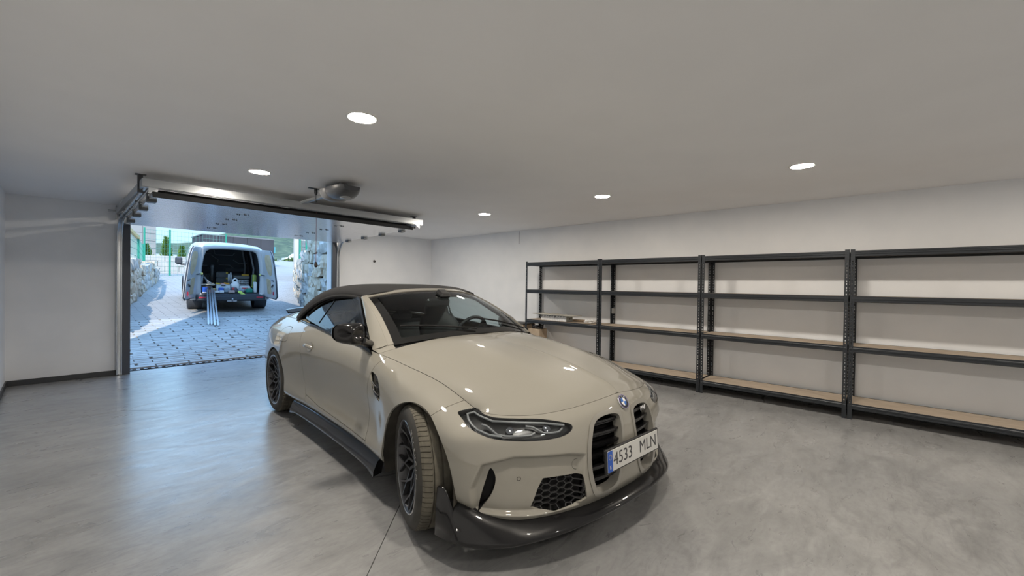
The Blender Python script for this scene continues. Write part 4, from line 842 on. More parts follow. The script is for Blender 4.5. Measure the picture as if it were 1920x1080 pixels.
def deck_pts(nu, nv, s_a=18.0, s_c=25.2):
    u = np.linspace(0, 1, nu); v = np.linspace(0, 1, nv)
    side = wall_pts(s_a+(s_c-s_a)*u, np.array([7.0]))[:, 0]; back = wall_pts(29+(s_c-29)*v, np.array([7.0]))[:, 0]
    xc = np.linspace(DC[0, 0], DC[-1, 0], nu); zc = cs(-DC[:, 0], DC[:, 1], -xc); cen = np.stack([xc, 0*xc, zc], 1); cen[-1] = back[0]
    A, B = cen[0], side[0]; bow = np.stack([A[0]+(B[0]-A[0])*v**2.2, A[1]+(B[1]-A[1])*v, A[2]+(B[2]-A[2])*v**2.4], 1)
    U, V = np.meshgrid(u, v, indexing='ij'); U = U[..., None]; V = V[..., None]
    P = (1-V)*cen[:, None]+V*side[:, None]+(1-U)*bow[None]+U*back[None]-((1-U)*(1-V)*bow[0]+(1-U)*V*bow[-1]+U*(1-V)*back[0]+U*V*back[-1])
    P[..., 2] += .02*np.sin(np.pi*np.clip(V[..., 0], 0, 1))*np.sin(np.pi*np.clip(U[..., 0], 0, 1))**.7
    return P
# soft top: centre line, side edge (upper edge of the side glass), both from the windscreen header to the deck
TC = np.array([(-1.27, 1.316), (-1.5, 1.352), (-1.8, 1.368), (-2.1, 1.358), (-2.4, 1.315), (-2.68, 1.225), (-2.90, 1.115), (-3.02, 1.035)])
TE = np.array([(-1.40, .585, 1.243), (-1.62, .612, 1.262), (-1.87, .632, 1.258), (-2.12, .652, 1.228), (-2.32, .682, 1.170), (-2.47, .725, 1.095), (-2.545, .762, 1.030), (-2.56, .785, .985)])
def top_pts(nu, nv, lift=0):
    u = np.linspace(0, 7, nu); C = cs(np.arange(8), TC, u); E = cs(np.arange(8), TE, u); v = np.linspace(0, 1, nv)
    p = np.interp(u, [0, 1, 4, 6, 7], [2.2, 2.8, 2.8, 2.4, 2.2])[:, None]; vv = v[None]
    P = np.stack([C[:, :1]+(E[:, :1]-C[:, :1])*vv**2, E[:, 1:2]*np.sin(vv*np.pi/2)**.9*1.0, C[:, 1:]-(C[:, 1:]-E[:, 2:])*(1-(1-np.clip(vv, 0, 1)**p)**.8)], -1)
    if lift: P[..., 2] += lift
    return P
# windscreen: a across (0 centre .. 1 edge of the frame), b up
def ws_pts(A, Bv):
    A, Bv = np.asarray(A, float), np.asarray(Bv, float)
    lo = np.stack([-.50-.20*A**2.2, .715*A, .985-.065*A**2.2], -1); hi = np.stack([-1.265-.135*A**2.2, .605*A, 1.322-.072*A**2.4], -1)
    P = lo+(hi-lo)*Bv[..., None]; P[..., 2] += .028*np.sin(np.pi*Bv); P[..., 0] += .02*np.sin(np.pi*Bv); return P
class Surf:
    """dense half surface that can be cut along level sets of functions of its points"""
    def __init__(s, P, S=None):
        nu, nv = P.shape[:2]; a = np.gradient(P, axis=0); b = np.gradient(P, axis=1); n = np.cross(a, b); l = np.linalg.norm(n, axis=2, keepdims=True)
        n = n/np.maximum(l, 1e-12); s.V = P.reshape(-1, 3); s.N = n.reshape(-1, 3)
        cen = np.array([-1.5, 0, .3])
        if ((s.V-cen)*s.N).sum() < 0: s.N = -s.N; flip = True
        else: flip = False
        s.SZ = np.stack([np.repeat(S, nv), s.V[:, 2]], 1) if S is not None else s.V[:, :2].copy()
        i, j = np.meshgrid(np.arange(nu-1), np.arange(nv-1), indexing='ij'); i = i.ravel(); j = j.ravel()
        q = np.stack([i*nv+j, (i+1)*nv+j, (i+1)*nv+j+1, i*nv+j+1], 1)
        s.P = [tuple(r[::-1] if flip else r) for r in q.tolist()]
    def split(s, polys, fn):
        """-> (polys where fn > 0, polys where fn < 0)"""
        f = fn(s.V, s.SZ); fl = f.tolist(); pos, neg = [], []; cache = {}; nV, nN, nS = [], [], []; base = len(s.V)
        def cut(a, b):
            k = (a, b) if a < b else (b, a)
            if k not in cache:
                a2, b2 = k; t = fl[a2]/(fl[a2]-fl[b2]); cache[k] = base+len(nV)
                nV.append(s.V[a2]+(s.V[b2]-s.V[a2])*t); nN.append(s.N[a2]+(s.N[b2]-s.N[a2])*t); nS.append(s.SZ[a2]+(s.SZ[b2]-s.SZ[a2])*t)
            return cache[k]
        for p in polys:
            g = [fl[i] >= 0 for i in p]
            if all(g): pos.append(p)
            elif not any(g): neg.append(p)
            else:
                A, B = [], []
                for k in range(len(p)):
                    a, b = p[k], p[(k+1) % len(p)]; (A if g[k] else B).append(a)
                    if g[k] != g[(k+1) % len(p)]: c = cut(a, b); A.append(c); B.append(c)
                if len(A) > 2: pos.append(tuple(A))
                if len(B) > 2: neg.append(tuple(B))
        if nV: s.V = np.vstack([s.V, nV]); s.N = np.vstack([s.N, nN]); s.SZ = np.vstack([s.SZ, nS])
        return pos, neg
    def gap(s, polys, fn, g=.0022):
        a, rest = s.split(polys, lambda V, Z: fn(V, Z)-g); _, b = s.split(rest, lambda V, Z: fn(V, Z)+g); return a, b
class Panel:
    def __init__(s): s.v = []; s.n = []; s.f = []
    def add(s, S, polys, sides=(1, -1), off=0, flange=.012):
        used = sorted({i for p in polys for i in p}); mp = {o: k for k, o in enumerate(used)}
        V = S.V[used]; N = S.N[used]/np.linalg.norm(S.N[used], axis=1)[:, None]; V = V+N*off
        F = [[mp[i] for i in p] for p in polys]; edges = {}
        if flange:
            for p in F:
                for k in range(len(p)):
                    a, b = p[k], p[(k+1) % len(p)]
                    if (b, a) in edges: del edges[(b, a)]
                    else: edges[(a, b)] = 1
            E = [(a, b) for a, b in edges if not (abs(V[a][1]) < 1e-3 and abs(V[b][1]) < 1e-3)]
        for sg in sides:
            m = np.array([1, sg, 1.]); base = len(s.v); s.v.extend((V*m).tolist()); s.n.extend((N*m).tolist())
            s.f.extend([[i+base for i in (p if sg > 0 else p[::-1])] for p in F])
            if flange:
                for a, b in E:
                    q = [V[a], V[a]-N[a]*flange, V[b]-N[b]*flange, V[b]]; nn = np.cross(V[b]-V[a], N[a]); l = np.linalg.norm(nn)
                    if l < 1e-9: continue
                    k = len(s.v); s.v.extend([(x*m).tolist() for x in q]); s.n.extend([(nn/l*m).tolist()]*4)
                    s.f.append([k, k+1, k+2, k+3] if sg > 0 else [k+3, k+2, k+1, k])
        return s
    def obj(s, name, m, parent):
        me = bpy.data.meshes.new(name); me.from_pydata(s.v, [], s.f); me.materials.append(m)
        me.polygons.foreach_set('use_smooth', [True]*len(me.polygons)); me.update()
        if len(me.vertices) == len(s.n): me.normals_split_custom_set_from_vertices(s.n)
        return link(name, me, parent)
def smooth_poly(pts, k=6):
    P = np.array(pts, float); n = len(P); out = []
    for i in range(n):
        p0, p1, p2, p3 = P[i-1], P[i], P[(i+1) % n], P[(i+2) % n]
        for t in np.linspace(0, 1, k, endpoint=False):
            out.append(.5*((2*p1)+(-p0+p2)*t+(2*p0-5*p1+4*p2-p3)*t*t+(-p0+3*p1-3*p2+p3)*t**3))
    return np.array(out)
TT = np.linspace(0, 7, 141)
def on_wall(s, z, off=0):
    """point and outward normal of the wall at station s and height z"""
    e = .02; S3 = np.clip(np.array([s-e, s, s+e]), 0, 29); P = wall_pts(S3, TT); q = []
    for k in range(3):
        zz = P[k, :, 2]; q.append(np.array([np.interp(z, zz, P[k, :, 0]), np.interp(z, zz, P[k, :, 1]), z]))
    zz = P[1, :, 2]; up = np.array([np.interp(z+.01, zz, P[1, :, 0]), np.interp(z+.01, zz, P[1, :, 1]), z+.01])-q[1]
    n = np.cross(q[2]-q[0], up); n /= np.linalg.norm(n)+1e-12
    if n[0]*.3+n[1]*np.sign(q[1][1]+1e-9)*.7 < 0 and s < 14: n = -n
    elif s >= 14 and n[1] < 0 and s < 23: n = -n
    return Vector(q[1]+n*off), Vector(n)
def zpoly(pts): return np.array([(a, b*8) for a, b in pts])
def inpoly(poly): return lambda V, Z: sdf_poly(np.stack([Z[:, 0], Z[:, 1]*8], 1), poly)
def xzpoly(poly):
    poly = np.array(poly); return lambda V, Z: sdf_poly(V[:, [0, 2]], poly)
def mir(v, sg): return Vector((v[0], v[1]*sg, v[2]))

PAINT = mat('car_paint', (.315, .30, .26), .5, 0, Coat_Weight=1.0, Coat_Roughness=.015, Coat_IOR=1.6, Specular_IOR_Level=.15)
PAINT_FRAME = mat('car_paint_satin', (.29, .278, .248), .35, 0, Coat_Weight=.4, Coat_Roughness=.1)
BLK = mat('gloss_black', (.008, .008, .009), .3, 0, Coat_Weight=.8, Coat_Roughness=.025, Specular_IOR_Level=.12)
SATB = mat('satin_black', (.015, .015, .016), .38)
MATB = mat('matt_black', (.006, .006, .007), .8)
RUB = noise_mat('tyre_rubber', (.030, .029, .027), (.055, .052, .045), 9, .75, 5)
TREAD = noise_mat('dusty_tread', (.085, .078, .062), (.14, .128, .10), 14, .85, 6)
FABR = noise_mat('soft_top_cloth', (.016, .016, .018), (.026, .026, .028), 260, .9, 2, bump=.15, bscale=600)
CHROME = mat('bright_metal', (.75, .75, .76), .18, 1)
GUN = mat('wheel_gunmetal', (.10, .10, .105), .32, .7)
GUNE = mat('wheel_machined', (.55, .55, .56), .25, 1)
GLASSW = glass_mat('windscreen_glass', (.70, .79, .79), 1.0)
GLASSS = glass_mat('side_glass', (.70, .76, .78), 1.0, 1.6)
GLASSL = glass_mat('lamp_glass', (.92, .94, .95), 1.0)
LAMPG = mat('lamp_lightguide', (.26, .27, .28), .3)
LAMPD = mat('lamp_housing', (.03, .031, .033), .3, .3)
INT = mat('cabin_black', (.018, .018, .02), .6)
SEAT = mat('seat_leather', (.022, .022, .025), .5)

CAR = empty('convertible_car', 'cream white convertible with black soft top and tall twin grilles, parked on the garage floor', 'car', (2.260, 1.902, 0), R(-94.6))

def build_car():
    S = np.concatenate([np.linspace(0, 3, 66), np.linspace(3, 13, 176)[1:], np.linspace(13, 29, 150)[1:]]); T = np.linspace(0, 6.968, 92)
    W = Surf(wall_pts(S, T), S); polys = W.P
    # ---- outlines traced on the body
    HL = smooth_poly(zpoly([(8.78, .703), (8.2, .712), (7.3, .704), (6.2, .692), (5.2, .690), (4.2, .685), (3.35, .664), (3.12, .648), (3.22, .625), (3.6, .607), (4.3, .601), (5.2, .605), (6.1, .618), (6.9, .640), (7.9, .664), (8.6, .688)]), 5)
    KO = smooth_poly(zpoly([(2.28, .648), (1.9, .680), (1.2, .690), (.62, .680), (.44, .650), (.44, .58), (.50, .50), (.64, .40), (.86, .310), (1.2, .268), (1.75, .255), (2.2, .270), (2.42, .318), (2.60, .42), (2.60, .52), (2.46, .60)]), 5)
    KI = smooth_poly(zpoly([(2.13, .636), (1.83, .660), (1.25, .669), (.76, .660), (.62, .635), (.61, .575), (.67, .505), (.80, .41), (1.0, .328), (1.28, .294), (1.72, .283), (2.06, .293), (2.26, .332), (2.42, .425), (2.42, .515), (2.29, .59)]), 5)
    LG = zpoly([(2.80, .400), (4.32, .408), (4.52, .36), (4.78, .27), (4.6, .258), (3.9, .242), (3.1, .252), (2.62, .276)])
    SL = smooth_poly(zpoly([(6.22, .475), (6.02, .43), (6.12, .36), (6.5, .285), (6.74, .262), (6.62, .33), (6.42, .41)]), 4)
    VT = smooth_poly([(-.625, .772), (-.575, .772), (-.50, .752), (-.452, .705), (-.43, .66), (-.445, .612), (-.515, .632), (-.553, .66), (-.592, .71)], 4)
    arch_f = lambda V, Z: np.where((Z[:, 0] > 5) & (Z[:, 0] < 14), np.hypot(V[:, 0]-.032, V[:, 2]-.328)-.378, 1)
    arch_r = lambda V, Z: np.where((Z[:, 0] > 15) & (Z[:, 0] < 26), np.hypot(V[:, 0]+2.83, V[:, 2]-.31)-.372, 1)
    polys, _ = W.split(polys, arch_f); polys, _ = W.split(polys, arch_r)
    lens, polys = W.split(polys, inpoly(HL)); kid, polys = W.split(polys, inpoly(KO)); frame, _ = W.split(kid, lambda V, Z: -inpoly(KI)(V, Z))
    lg, polys = W.split(polys, inpoly(LG)); sl, polys = W.split(polys, inpoly(SL)); vt, polys = W.split(polys, xzpoly(VT))
    shell = list(polys)
    # ---- panels
    zf = [.2, .32, .40, .60, .66, .74, .86, 1.0]; xf = [-.645, -.648, -.656, -.662, -.655, -.63, -.575, -.5]
    ff = lambda V, Z: V[:, 0]-np.interp(V[:, 2], zf, xf)
    fr = lambda V, Z: V[:, 0]-np.interp(V[:, 2], [.2, .36, .48, .68, .82, .95], [-1.90, -1.945, -2.005, -2.045, -2.095, -2.16])
    fb = lambda V, Z: V[:, 2]-np.interp(V[:, 0], [-2.2, -1.95, -1.6, -1.03, -.64], [.40, .358, .318, .304, .300])
    front, rest = W.gap(polys, ff)
    bump, fender = W.gap(front, lambda V, Z: V[:, 0]-.205-(V[:, 2]-.69)*.9)
    mid, quarter = W.gap(rest, fr); door, sill = W.gap(mid, fb)
    fl = smooth_poly([(-2.44, .795), (-2.56, .773), (-2.68, .785), (-2.70, .85), (-2.66, .905), (-2.56, .92), (-2.46, .912), (-2.43, .86)], 4)
    rbump, quarter = W.gap(quarter, lambda V, Z: (-3.22-V[:, 0])*1.0+(.62-V[:, 2])*.35-.05)
    flap, qr = W.gap(quarter, xzpoly(fl))
    Panel().add(W, bump).obj('front_bumper', PAINT, CAR)
    for sg in (-1, 1):
        Panel().add(W, fender, (sg,)).obj('front_fender', PAINT, CAR)
        d = Panel().add(W, door, (sg,)).obj('door', PAINT, CAR)
        q = Panel().add(W, qr if sg < 0 else quarter, (sg,)).obj('rear_quarter_panel', PAINT, CAR)
        if sg < 0: Panel().add(W, flap, (sg,)).obj('fuel_flap', PAINT, q)
        Panel().add(W, sill, (sg,)).obj('sill', PAINT, CAR)
        # door handle: bowl and bar
        p, n = on_wall(17.02, .798); p = mir(p, sg); n = mir(n, sg); M = Matrix((Vector((1, 0, 0)), n.cross(Vector((1, 0, 0))), n)).transposed()
        b = MB(); b.add([p+M @ Vector((.062*math.cos(a)*r, .043*math.sin(a)*r, .0015-.012*(1-r*r)*0)) for r in (0, .5, 1) for a in np.linspace(0, 2*math.pi, 24, endpoint=False)],
            [(k*24+i, k*24+(i+1) % 24, (k+1)*24+(i+1) % 24, (k+1)*24+i) for k in (0, 1) for i in range(24)], True)
        b.obj('handle_bowl', PAINT_FRAME, d)
        b = MB(); b.tube([p+M @ Vector(v) for v in ((-.105, 0, .012), (-.08, .003, .026), (0, .006, .032), (.08, .003, .026), (.105, 0, .012))], [.012, .016, .018, .016, .012], 10, sx=.7)
        b.obj('door_handle', PAINT, d)
        # headlamp: dark bowl, light guides, clear lens
        hb = Panel().add(W, lens, (sg,), -.032, 0).obj('headlight', LAMPD, CAR)
        Panel().add(W, lens, (sg,), .0012, 0).obj('headlight_lens', GLASSL, hb)
        rim = MB(); o = HL[::1]
        G = []
        for (s_, z8) in o:
            a, n = on_wall(s_, z8/8); c = HL.mean(0); i_ = np.array((s_, z8)); i2 = i_+(c-i_)*np.array([.018, .085]); b_, n2 = on_wall(i2[0], i2[1]/8)
            G.append([mir(a+n*.0008, sg), mir(b_-n2*.004, sg), mir(b_-n2*.03, sg)])
        G.append(G[0]); rim.grid(G, flip=(sg < 0)).obj('headlight_bezel', BLK, hb)
        def guide(pts, r, m, off=-.012, sx=1.0):
            mb = MB(); mb.tube([mir(on_wall(a, z_)[0]+on_wall(a, z_)[1]*off, sg) for a, z_ in pts], r, 8, sx=sx); return mb.obj('light_guide', m, hb)
        guide([(6.75, .672), (6.45, .668), (6.2, .655), (6.0, .640), (5.7, .632), (5.2, .629), (4.75, .630), (4.6, .640)], .0052, LAMPG)
        guide([(4.9, .667), (4.65, .663), (4.45, .648), (4.25, .634), (3.95, .630), (3.65, .632), (3.5, .645)], .0052, LAMPG)
        guide([(3.4, .657), (4.2, .674), (5.2, .680), (6.2, .683), (7.2, .694), (8.15, .701), (8.42, .697), (8.05, .682), (7.4, .666), (6.9, .652), (6.3, .636), (5.8, .628)], .0062, LAMPG, -.009)
        for (s_, z_) in ((5.5, .655), (4.1, .655)):
            a, n = on_wall(s_, z_); a = mir(a, sg); n = mir(n, sg)
            MB().lathe([(.0, -.030), (.019, -.030), (.021, -.018), (.016, -.016), (.0, -.014)], 18, a, n).obj('lamp_projector', mat('projector', (.16, .17, .19), .08, .6), hb)
        # lower hexagon grille
        pl = MB(); q = Panel().add(W, lg, (sg,), -.045, 0).obj('lower_grille', MATB, CAR); hx = MB(); hx.smooth = False
        b0, _ = plan(np.linspace(2, 5.2, 200)); arc = np.concatenate([[0], np.cumsum(np.linalg.norm(np.diff(b0, axis=0), axis=1))]); sgrid = np.linspace(2, 5.2, 200)
        hw, hh = .030, .0165; hexes = []; edges = set()
        for c_ in range(-1, 12):
            for r_ in range(-1, 7):
                cx = c_*hw*1.5; cz = .24+r_*2*hh+(hh if c_ % 2 else 0)
                vs = [(cx+dx, cz+dz) for dx, dz in ((hw, 0), (hw/2, hh), (-hw/2, hh), (-hw, 0), (-hw/2, -hh), (hw/2, -hh))]
                for i in range(6):
                    a, b = vs[i], vs[(i+1) % 6]; k = tuple(sorted((tuple(np.round(a, 4)), tuple(np.round(b, 4))))); edges.add(k)
        for a, b in sorted(edges):
            sa, sb = np.interp(a[0], arc, sgrid), np.interp(b[0], arc, sgrid)
            dd = sdf_poly(np.array([(sa, a[1]*8), (sb, b[1]*8)]), LG)
            if max(dd) > 0 and min(dd) > -.25:
                pa, na = on_wall(sa, a[1], -.016); pb, nb = on_wall(sb, b[1], -.016)
                hx.bar(mir(pa, sg), mir(pb, sg), .0042, .014, mir(na, sg))
        h = hx.obj('grille_mesh', mat('grille_mesh_black', (.035, .035, .036), .3), q); h['kind'] = 'stuff'
        # air slit beside the corner, vent behind the wheel
        Panel().add(W, sl, (sg,), -.035, 0).obj('air_slit', MATB, CAR)
        v0 = Panel().add(W, vt, (sg,), -.016, 0).obj('side_vent', BLK, CAR)
        for z0, z1, w in ((.716, .690, .10), (.672, .646, .085), (.655, .632, .075)):
            b = MB(); xa = -.60+(.716-z0)*.55
            p1, n1 = on_wall(13.35-(.716-z0)*2.6, z0); p2, n2 = on_wall(12.85-(.716-z0)*1.2, z1)
            b.tube([mir(p1+n1*.0, sg), mir((p1+p2)/2+n1*.004, sg), mir(p2+n2*.0, sg)], [.004, .007, .004], 8); b.obj('vent_blade', SATB if w > .09 else GUN, v0)
        # kidney grille
        k0 = Panel().add(W, frame, (sg,), .006, .055).obj('grille_surround', PAINT_FRAME, CAR)
        inner, _ = W.split(kid, inpoly(KI)); bk = Panel().add(W, inner, (sg,), -.10, 0).obj('grille_back', MATB, k0)
        for zz in (.640, .582, .524, .466, .408, .350):
            ss = [s_ for s_ in np.linspace(.5, 2.6, 85) if sdf_poly(np.array([(s_, zz*8)]), KI)[0] > -.02]
            if len(ss) < 3: continue
            L_ = []
            for s_ in np.linspace(ss[0], ss[-1], 9):
                p, n = on_wall(s_, zz); L_.append((mir(p, sg), mir(n, sg)))
            b = MB()
            for dz, d0, th in ((0, -.018, .012), (-.014, -.028, .007)):
                G = []
                for p, n in L_:
                    p = p+Vector((0, 0, dz)); G.append([p+n*(d0-.05)+Vector((0, 0, th*.9)), p+n*d0+Vector((0, 0, th*.5)), p+n*d0-Vector((0, 0, th*.5)), p+n*(d0-.05)-Vector((0, 0, th*.2))])
                b.grid(G, smooth=False, flip=(sg > 0))
            b.obj('grille_slat', BLK, k0)
        # parking sensor and tow-eye ring
        for s_, z_, r_ in ((5.2, .417, .009), (2.95, .448, .026)):
            p, n = on_wall(s_, z_); p = mir(p, sg); n = mir(n, sg); M = orient(n)
            if s_ < 4 and sg > 0: continue
            b = MB(); b.tube([p+M @ Vector((r_*math.cos(a), r_*math.sin(a), .0)) for a in np.linspace(0, 2*math.pi, 28, endpoint=False)], .0011, 5, True); b.obj('sensor_ring' if s_ > 4 else 'tow_cover_ring', MATB, CAR)
    Panel().add(W, rbump).obj('rear_bumper', PAINT, CAR)
    # ---- hood, boot lid
    H = Surf(hood_pts(70, 50)); Panel().add(H, H.P).obj('hood', PAINT, CAR)
    D = Surf(deck_pts(40, 36)); Panel().add(D, D.P).obj('boot_lid', PAINT, CAR)
    for sg in (-1, 1):
        b = MB(); b.tube([mir(q, sg)-Vector((0, 0, .014)) for q in wall_pts(np.linspace(0.02, 13.9, 60), np.array([7.0]))[:, 0]], .010, 6); b.obj('hood_seal', MATB, CAR)
        G = []; hb = hood_pts(3, 60)[-1]
        for y in np.linspace(.80, .69, 12):
            h_ = np.array([np.interp(y, hb[:, 1], hb[:, k]) for k in range(3)]); a_ = y/.715
            w_ = ws_pts(np.array([min(a_, 1)]), np.array([0.]))[0]+np.array([.0, 0, .012])
            if a_ > 1: f = (y-.715)/.085; w_ = w_*(1-f)+np.array([-.77, .80, .899])*f
            h_ = h_+np.array([-.004, 0, 0]); G.append([h_, (h_+w_)/2, w_-np.array([.004, 0, .002])])
        s_ = Surf(np.array(G)); Panel().add(s_, s_.P, (sg,), flange=0).obj('cowl_panel', PAINT, CAR)
    sp = MB(); G = []
    for y in np.linspace(-.62, .62, 25):
        x = -3.72+.16*abs(y/.62)**2.2; z = 1.035-.03*abs(y/.62)**2; G.append([Vector((x+.05, y, z-.004)), Vector((x-.06, y, z+.022)), Vector((x-.085, y, z+.03)), Vector((x-.085, y, z+.02)), Vector((x+.02, y, z-.02))])
    sp.grid(G).obj('boot_spoiler', BLK, CAR)
    # dark shell seen through the panel gaps, floor pan
    k = Panel().add(W, shell, off=-.015, flange=0); k.add(H, H.P, off=-.015, flange=0); k.add(D, D.P, off=-.015, flange=0); k.obj('inner_shell', MATB, CAR)
    MB().box((-1.45, 0, .215), (3.0, 1.55, .03)).box((.55, 0, .20), (.36, 1.05, .03)).box((-3.5, 0, .30), (.5, 1.2, .03)).obj('floor_pan', MATB, CAR)
    # ---- splitter with corner winglets
    sp = MB(); G = []; sv = np.concatenate([-np.linspace(8.3, 0, 60), np.linspace(0, 8.3, 60)[1:]])
    for s_ in sv:
        sg = 1 if s_ >= 0 else -1; a = abs(s_); b, n = plan(np.array([a])); zt = float(pch(ZK, LZ[0], np.array([a]))[0]); p = np.array([b[0, 0], b[0, 1]]); n = n[0]
        w = float(sstep(3.2, 5.2, np.array(a))); e = float(sstep(6.9, 8.2, np.array(a))); zb = float(np.interp(a, [0, 2, 4, 5.5, 8.3], [.190, .182, .155, .128, .122]))
        pr = [(-.05, zt+.004), (-.024, zt), (.012+.004*w, zt-.010-.03*w), (.046-.02*e, zb+.024), (.052-.024*e, zb+.011), (.045-.02*e, zb), (-.08, zb+.004)]
        G.append([Vector((p[0]+n[0]*o, max(p[1]+n[1]*o, 0)*sg, z)) for o, z in pr])
    s0 = sp.grid(G).obj('front_splitter', BLK, CAR)
    for sg in (-1, 1):
        w = MB(); G = []
        for s_ in np.linspace(7.3, 8.75, 10):
            p, n = on_wall(s_, .35); f = (s_-7.3)/1.45; zt = .16+.20*sstep(0, .8, np.array(f)); q = mir(p, sg); nn = mir(n, sg)
            G.append([q+nn*.012+Vector((0, 0, float(zt)-.35)), q+nn*.024+Vector((0, 0, float(zt)-.352)), q+nn*.034+Vector((0, 0, .20-.35)), q+nn*.038+Vector((0, 0, .128-.35)), q+nn*.0+Vector((0, 0, .128-.35))])
        w.grid(G).obj('corner_winglet', BLK, CAR)
        # sill blade
        w = MB(); G = []
        for s_ in np.linspace(12.75, 18.35, 40):
            b, n = plan(np.array([s_])); p = b[0]; n = n[0]; f = float(sstep(12.75, 13.4, np.array(s_))*(1-sstep(17.9, 18.35, np.array(s_))))
            pr = [(-.06, .25), (-.034, .243), (-.012, .225), (.014, .165), (.016, .152-.02*(1-f)), (-.04, .148)]
            G.append([Vector((p[0]+n[0]*o, (p[1]+n[1]*o)*sg, z)) for o, z in pr])
        w.grid(G); w.add(G[0], [tuple(range(6))]); w.add(G[-1], [tuple(range(6))[::-1]]); w.obj('side_skirt', BLK, CAR)
        # wheel housings
        for xc, zc, r_ in ((.032, .328, .375), (-2.83, .31, .369)):
            w = MB(); G = []
            for a in np.linspace(-.35, math.pi+.35, 40):
                G.append([Vector((xc+r_*math.cos(a), y*sg, zc+r_*math.sin(a))) for y in (.915, .90, .60)])
            w.grid(G); w.quad(*[Vector((xc+r_*math.cos(a), .60*sg, zc+r_*math.sin(a))) for a in np.linspace(-.35, math.pi+.35, 24)])
            w.obj('wheel_housing', noise_mat('housing_dust', (.035, .032, .027), (.08, .073, .06), 6, .9), CAR)
        # tail lamp (hidden from here, still there)
        p, n = on_wall(26.6, .80); q = mir(p, sg); MB().box(Vector((q.x+.012, q.y, q.z)), (.03, .30, .075), Matrix.Rotation(-sg*.22, 3, 'Z'), .01).obj('tail_light', mat('tail_red', (.25, .01, .01), .15), CAR)
    # ---- soft top
    TP = top_pts(70, 44); t = Surf(TP); st = Panel().add(t, t.P, flange=.02).obj('soft_top', FABR, CAR)
    for sg in (-1, 1):
        rows = TP[:, -1]; b = MB(); b.tube([mir(r, sg)+Vector((0, sg*.004, -.012)) for r in rows[::3]], .016, 8, sx=.8).obj('roof_seal', MATB, st)
    # ---- windscreen: painted frame, black border, glass
    def ws_patch(a0, a1, b0, b1, na, nb, off=0, sides=(1, -1)):
        A, B = np.meshgrid(np.linspace(a0, a1, na), np.linspace(b0, b1, nb), indexing='ij'); P = ws_pts(A, B); s = Surf(P); return s
    fr = Panel()
    for a0, a1, b0, b1 in ((.95, 1, 0, 1.0), (0, .95, .935, 1.0)):
        s = ws_patch(a0, a1, b0, b1, 12, 40, 0); fr.add(s, s.P, off=.012, flange=.03)
    G = []
    for b_ in np.linspace(0, 1, 24):
        p = ws_pts(np.array([1.0]), np.array([b_]))[0]; q = np.array([-.77-.64*b_, .800-.188*b_, .895+.345*b_]); G.append([p+np.array([0, .004, .011]), (p+q)/2+np.array([.012, .012, .004]), q])
    s = Surf(np.array(G)); fr.add(s, s.P, flange=0); fr.obj('windscreen_frame', PAINT, CAR)
    g0 = Panel()
    for a0, a1, b0, b1 in ((.865, .95, 0, .935), (0, .865, .885, .935), (0, .865, 0, .075)):
        s = ws_patch(a0, a1, b0, b1, 20, 30); g0.add(s, s.P, off=.004, flange=.004)
    ws = g0.obj('windscreen_border', mat('frit_black', (.012, .012, .012), .1, 0, Coat_Weight=.5), CAR)
    s = ws_patch(0, .865, .075, .885, 24, 24); Panel().add(s, s.P, off=.004, flange=0).obj('windscreen', GLASSW, ws)
    cw = MB(); G = []
    for y in np.linspace(-.64, .64, 30):
        a = abs(y)/.715; p = ws_pts(np.array([a]), np.array([.0]))[0]; G.append([Vector((p[0]+.05, y, p[2]-.045)), Vector((p[0]+.01, y, p[2]-.022)), Vector((p[0]-.02, y, p[2]+.006))])
    cw.grid(G, flip=True).obj('cowl', MATB, CAR)
    for (y0, y1) in ((.62, .02), (-.05, -.60)):
        w = MB(); w.tube([Vector((ws_pts(np.array([abs(y)/.715]), np.array([.05+.03*k]))[0]*np.array([1, np.sign(y) or 1, 1])))+Vector((.01, 0, .018)) for k, y in enumerate(np.linspace(y0, y1, 7))], .007, 6); w.obj('wiper', MATB, CAR)
    # ---- side glass
    def gy(z): return .800-.565*(z-.905)-.10*(z-.905)*(1.25-z)*-1.0
    inn = [(-.86, .916), (-1.15, .930), (-1.5, .948), (-1.9, .978), (-2.2, 1.002), (-2.40, 1.022), (-2.435, 1.045), (-2.40, 1.085), (-2.28, 1.150), (-2.10, 1.200), (-1.87, 1.228), (-1.62, 1.234), (-1.45, 1.222), (-1.30, 1.145), (-1.08, 1.03)]
    IP = smooth_poly(inn, 4); cen = IP.mean(0)
    for sg in (-1, 1):
        nrm = Vector((0, sg*.87, .49)); b = MB(); G = []; n = len(IP); OP = []
        for i in range(n):
            tn = IP[(i+1) % n]-IP[i-1]; tn /= np.linalg.norm(tn); nn = np.array([tn[1], -tn[0]])
            if (IP[i]-cen)@nn < 0: nn = -nn
            OP.append(IP[i]+nn*.019)
        for i in list(range(n))+[0]:
            o, q = OP[i], IP[i]; po = Vector((o[0], sg*gy(o[1]), o[1])); pi = Vector((q[0], sg*gy(q[1]), q[1])); G.append([po-nrm*.02, po+nrm*.006, pi+nrm*.006, pi-nrm*.006])
        tr = b.grid(G, smooth=False).obj('window_trim', BLK, CAR)
        if sg < 0:
            pass
        for nm, sel in (('side_window', 1), ('rear_side_window', -1)):
            P2 = [p for p in IP]; out = []
            f = lambda p: (p[0]-(-2.02+.32*(p[1]-1.0)))*sel-.006
            for i in range(n):
                a, c = P2[i], P2[(i+1) % n]; fa, fc = f(a), f(c)
                if fa >= 0: out.append(a)
                if (fa >= 0) != (fc >= 0): out.append(a+(c-a)*(fa/(fa-fc)))
            vs = [Vector((p[0], sg*gy(p[1]), p[1])) for p in out]; b = MB(); b.add(vs, [list(range(len(vs)))] if sg > 0 else [list(range(len(vs)))[::-1]]); b.obj(nm, GLASSS, tr)
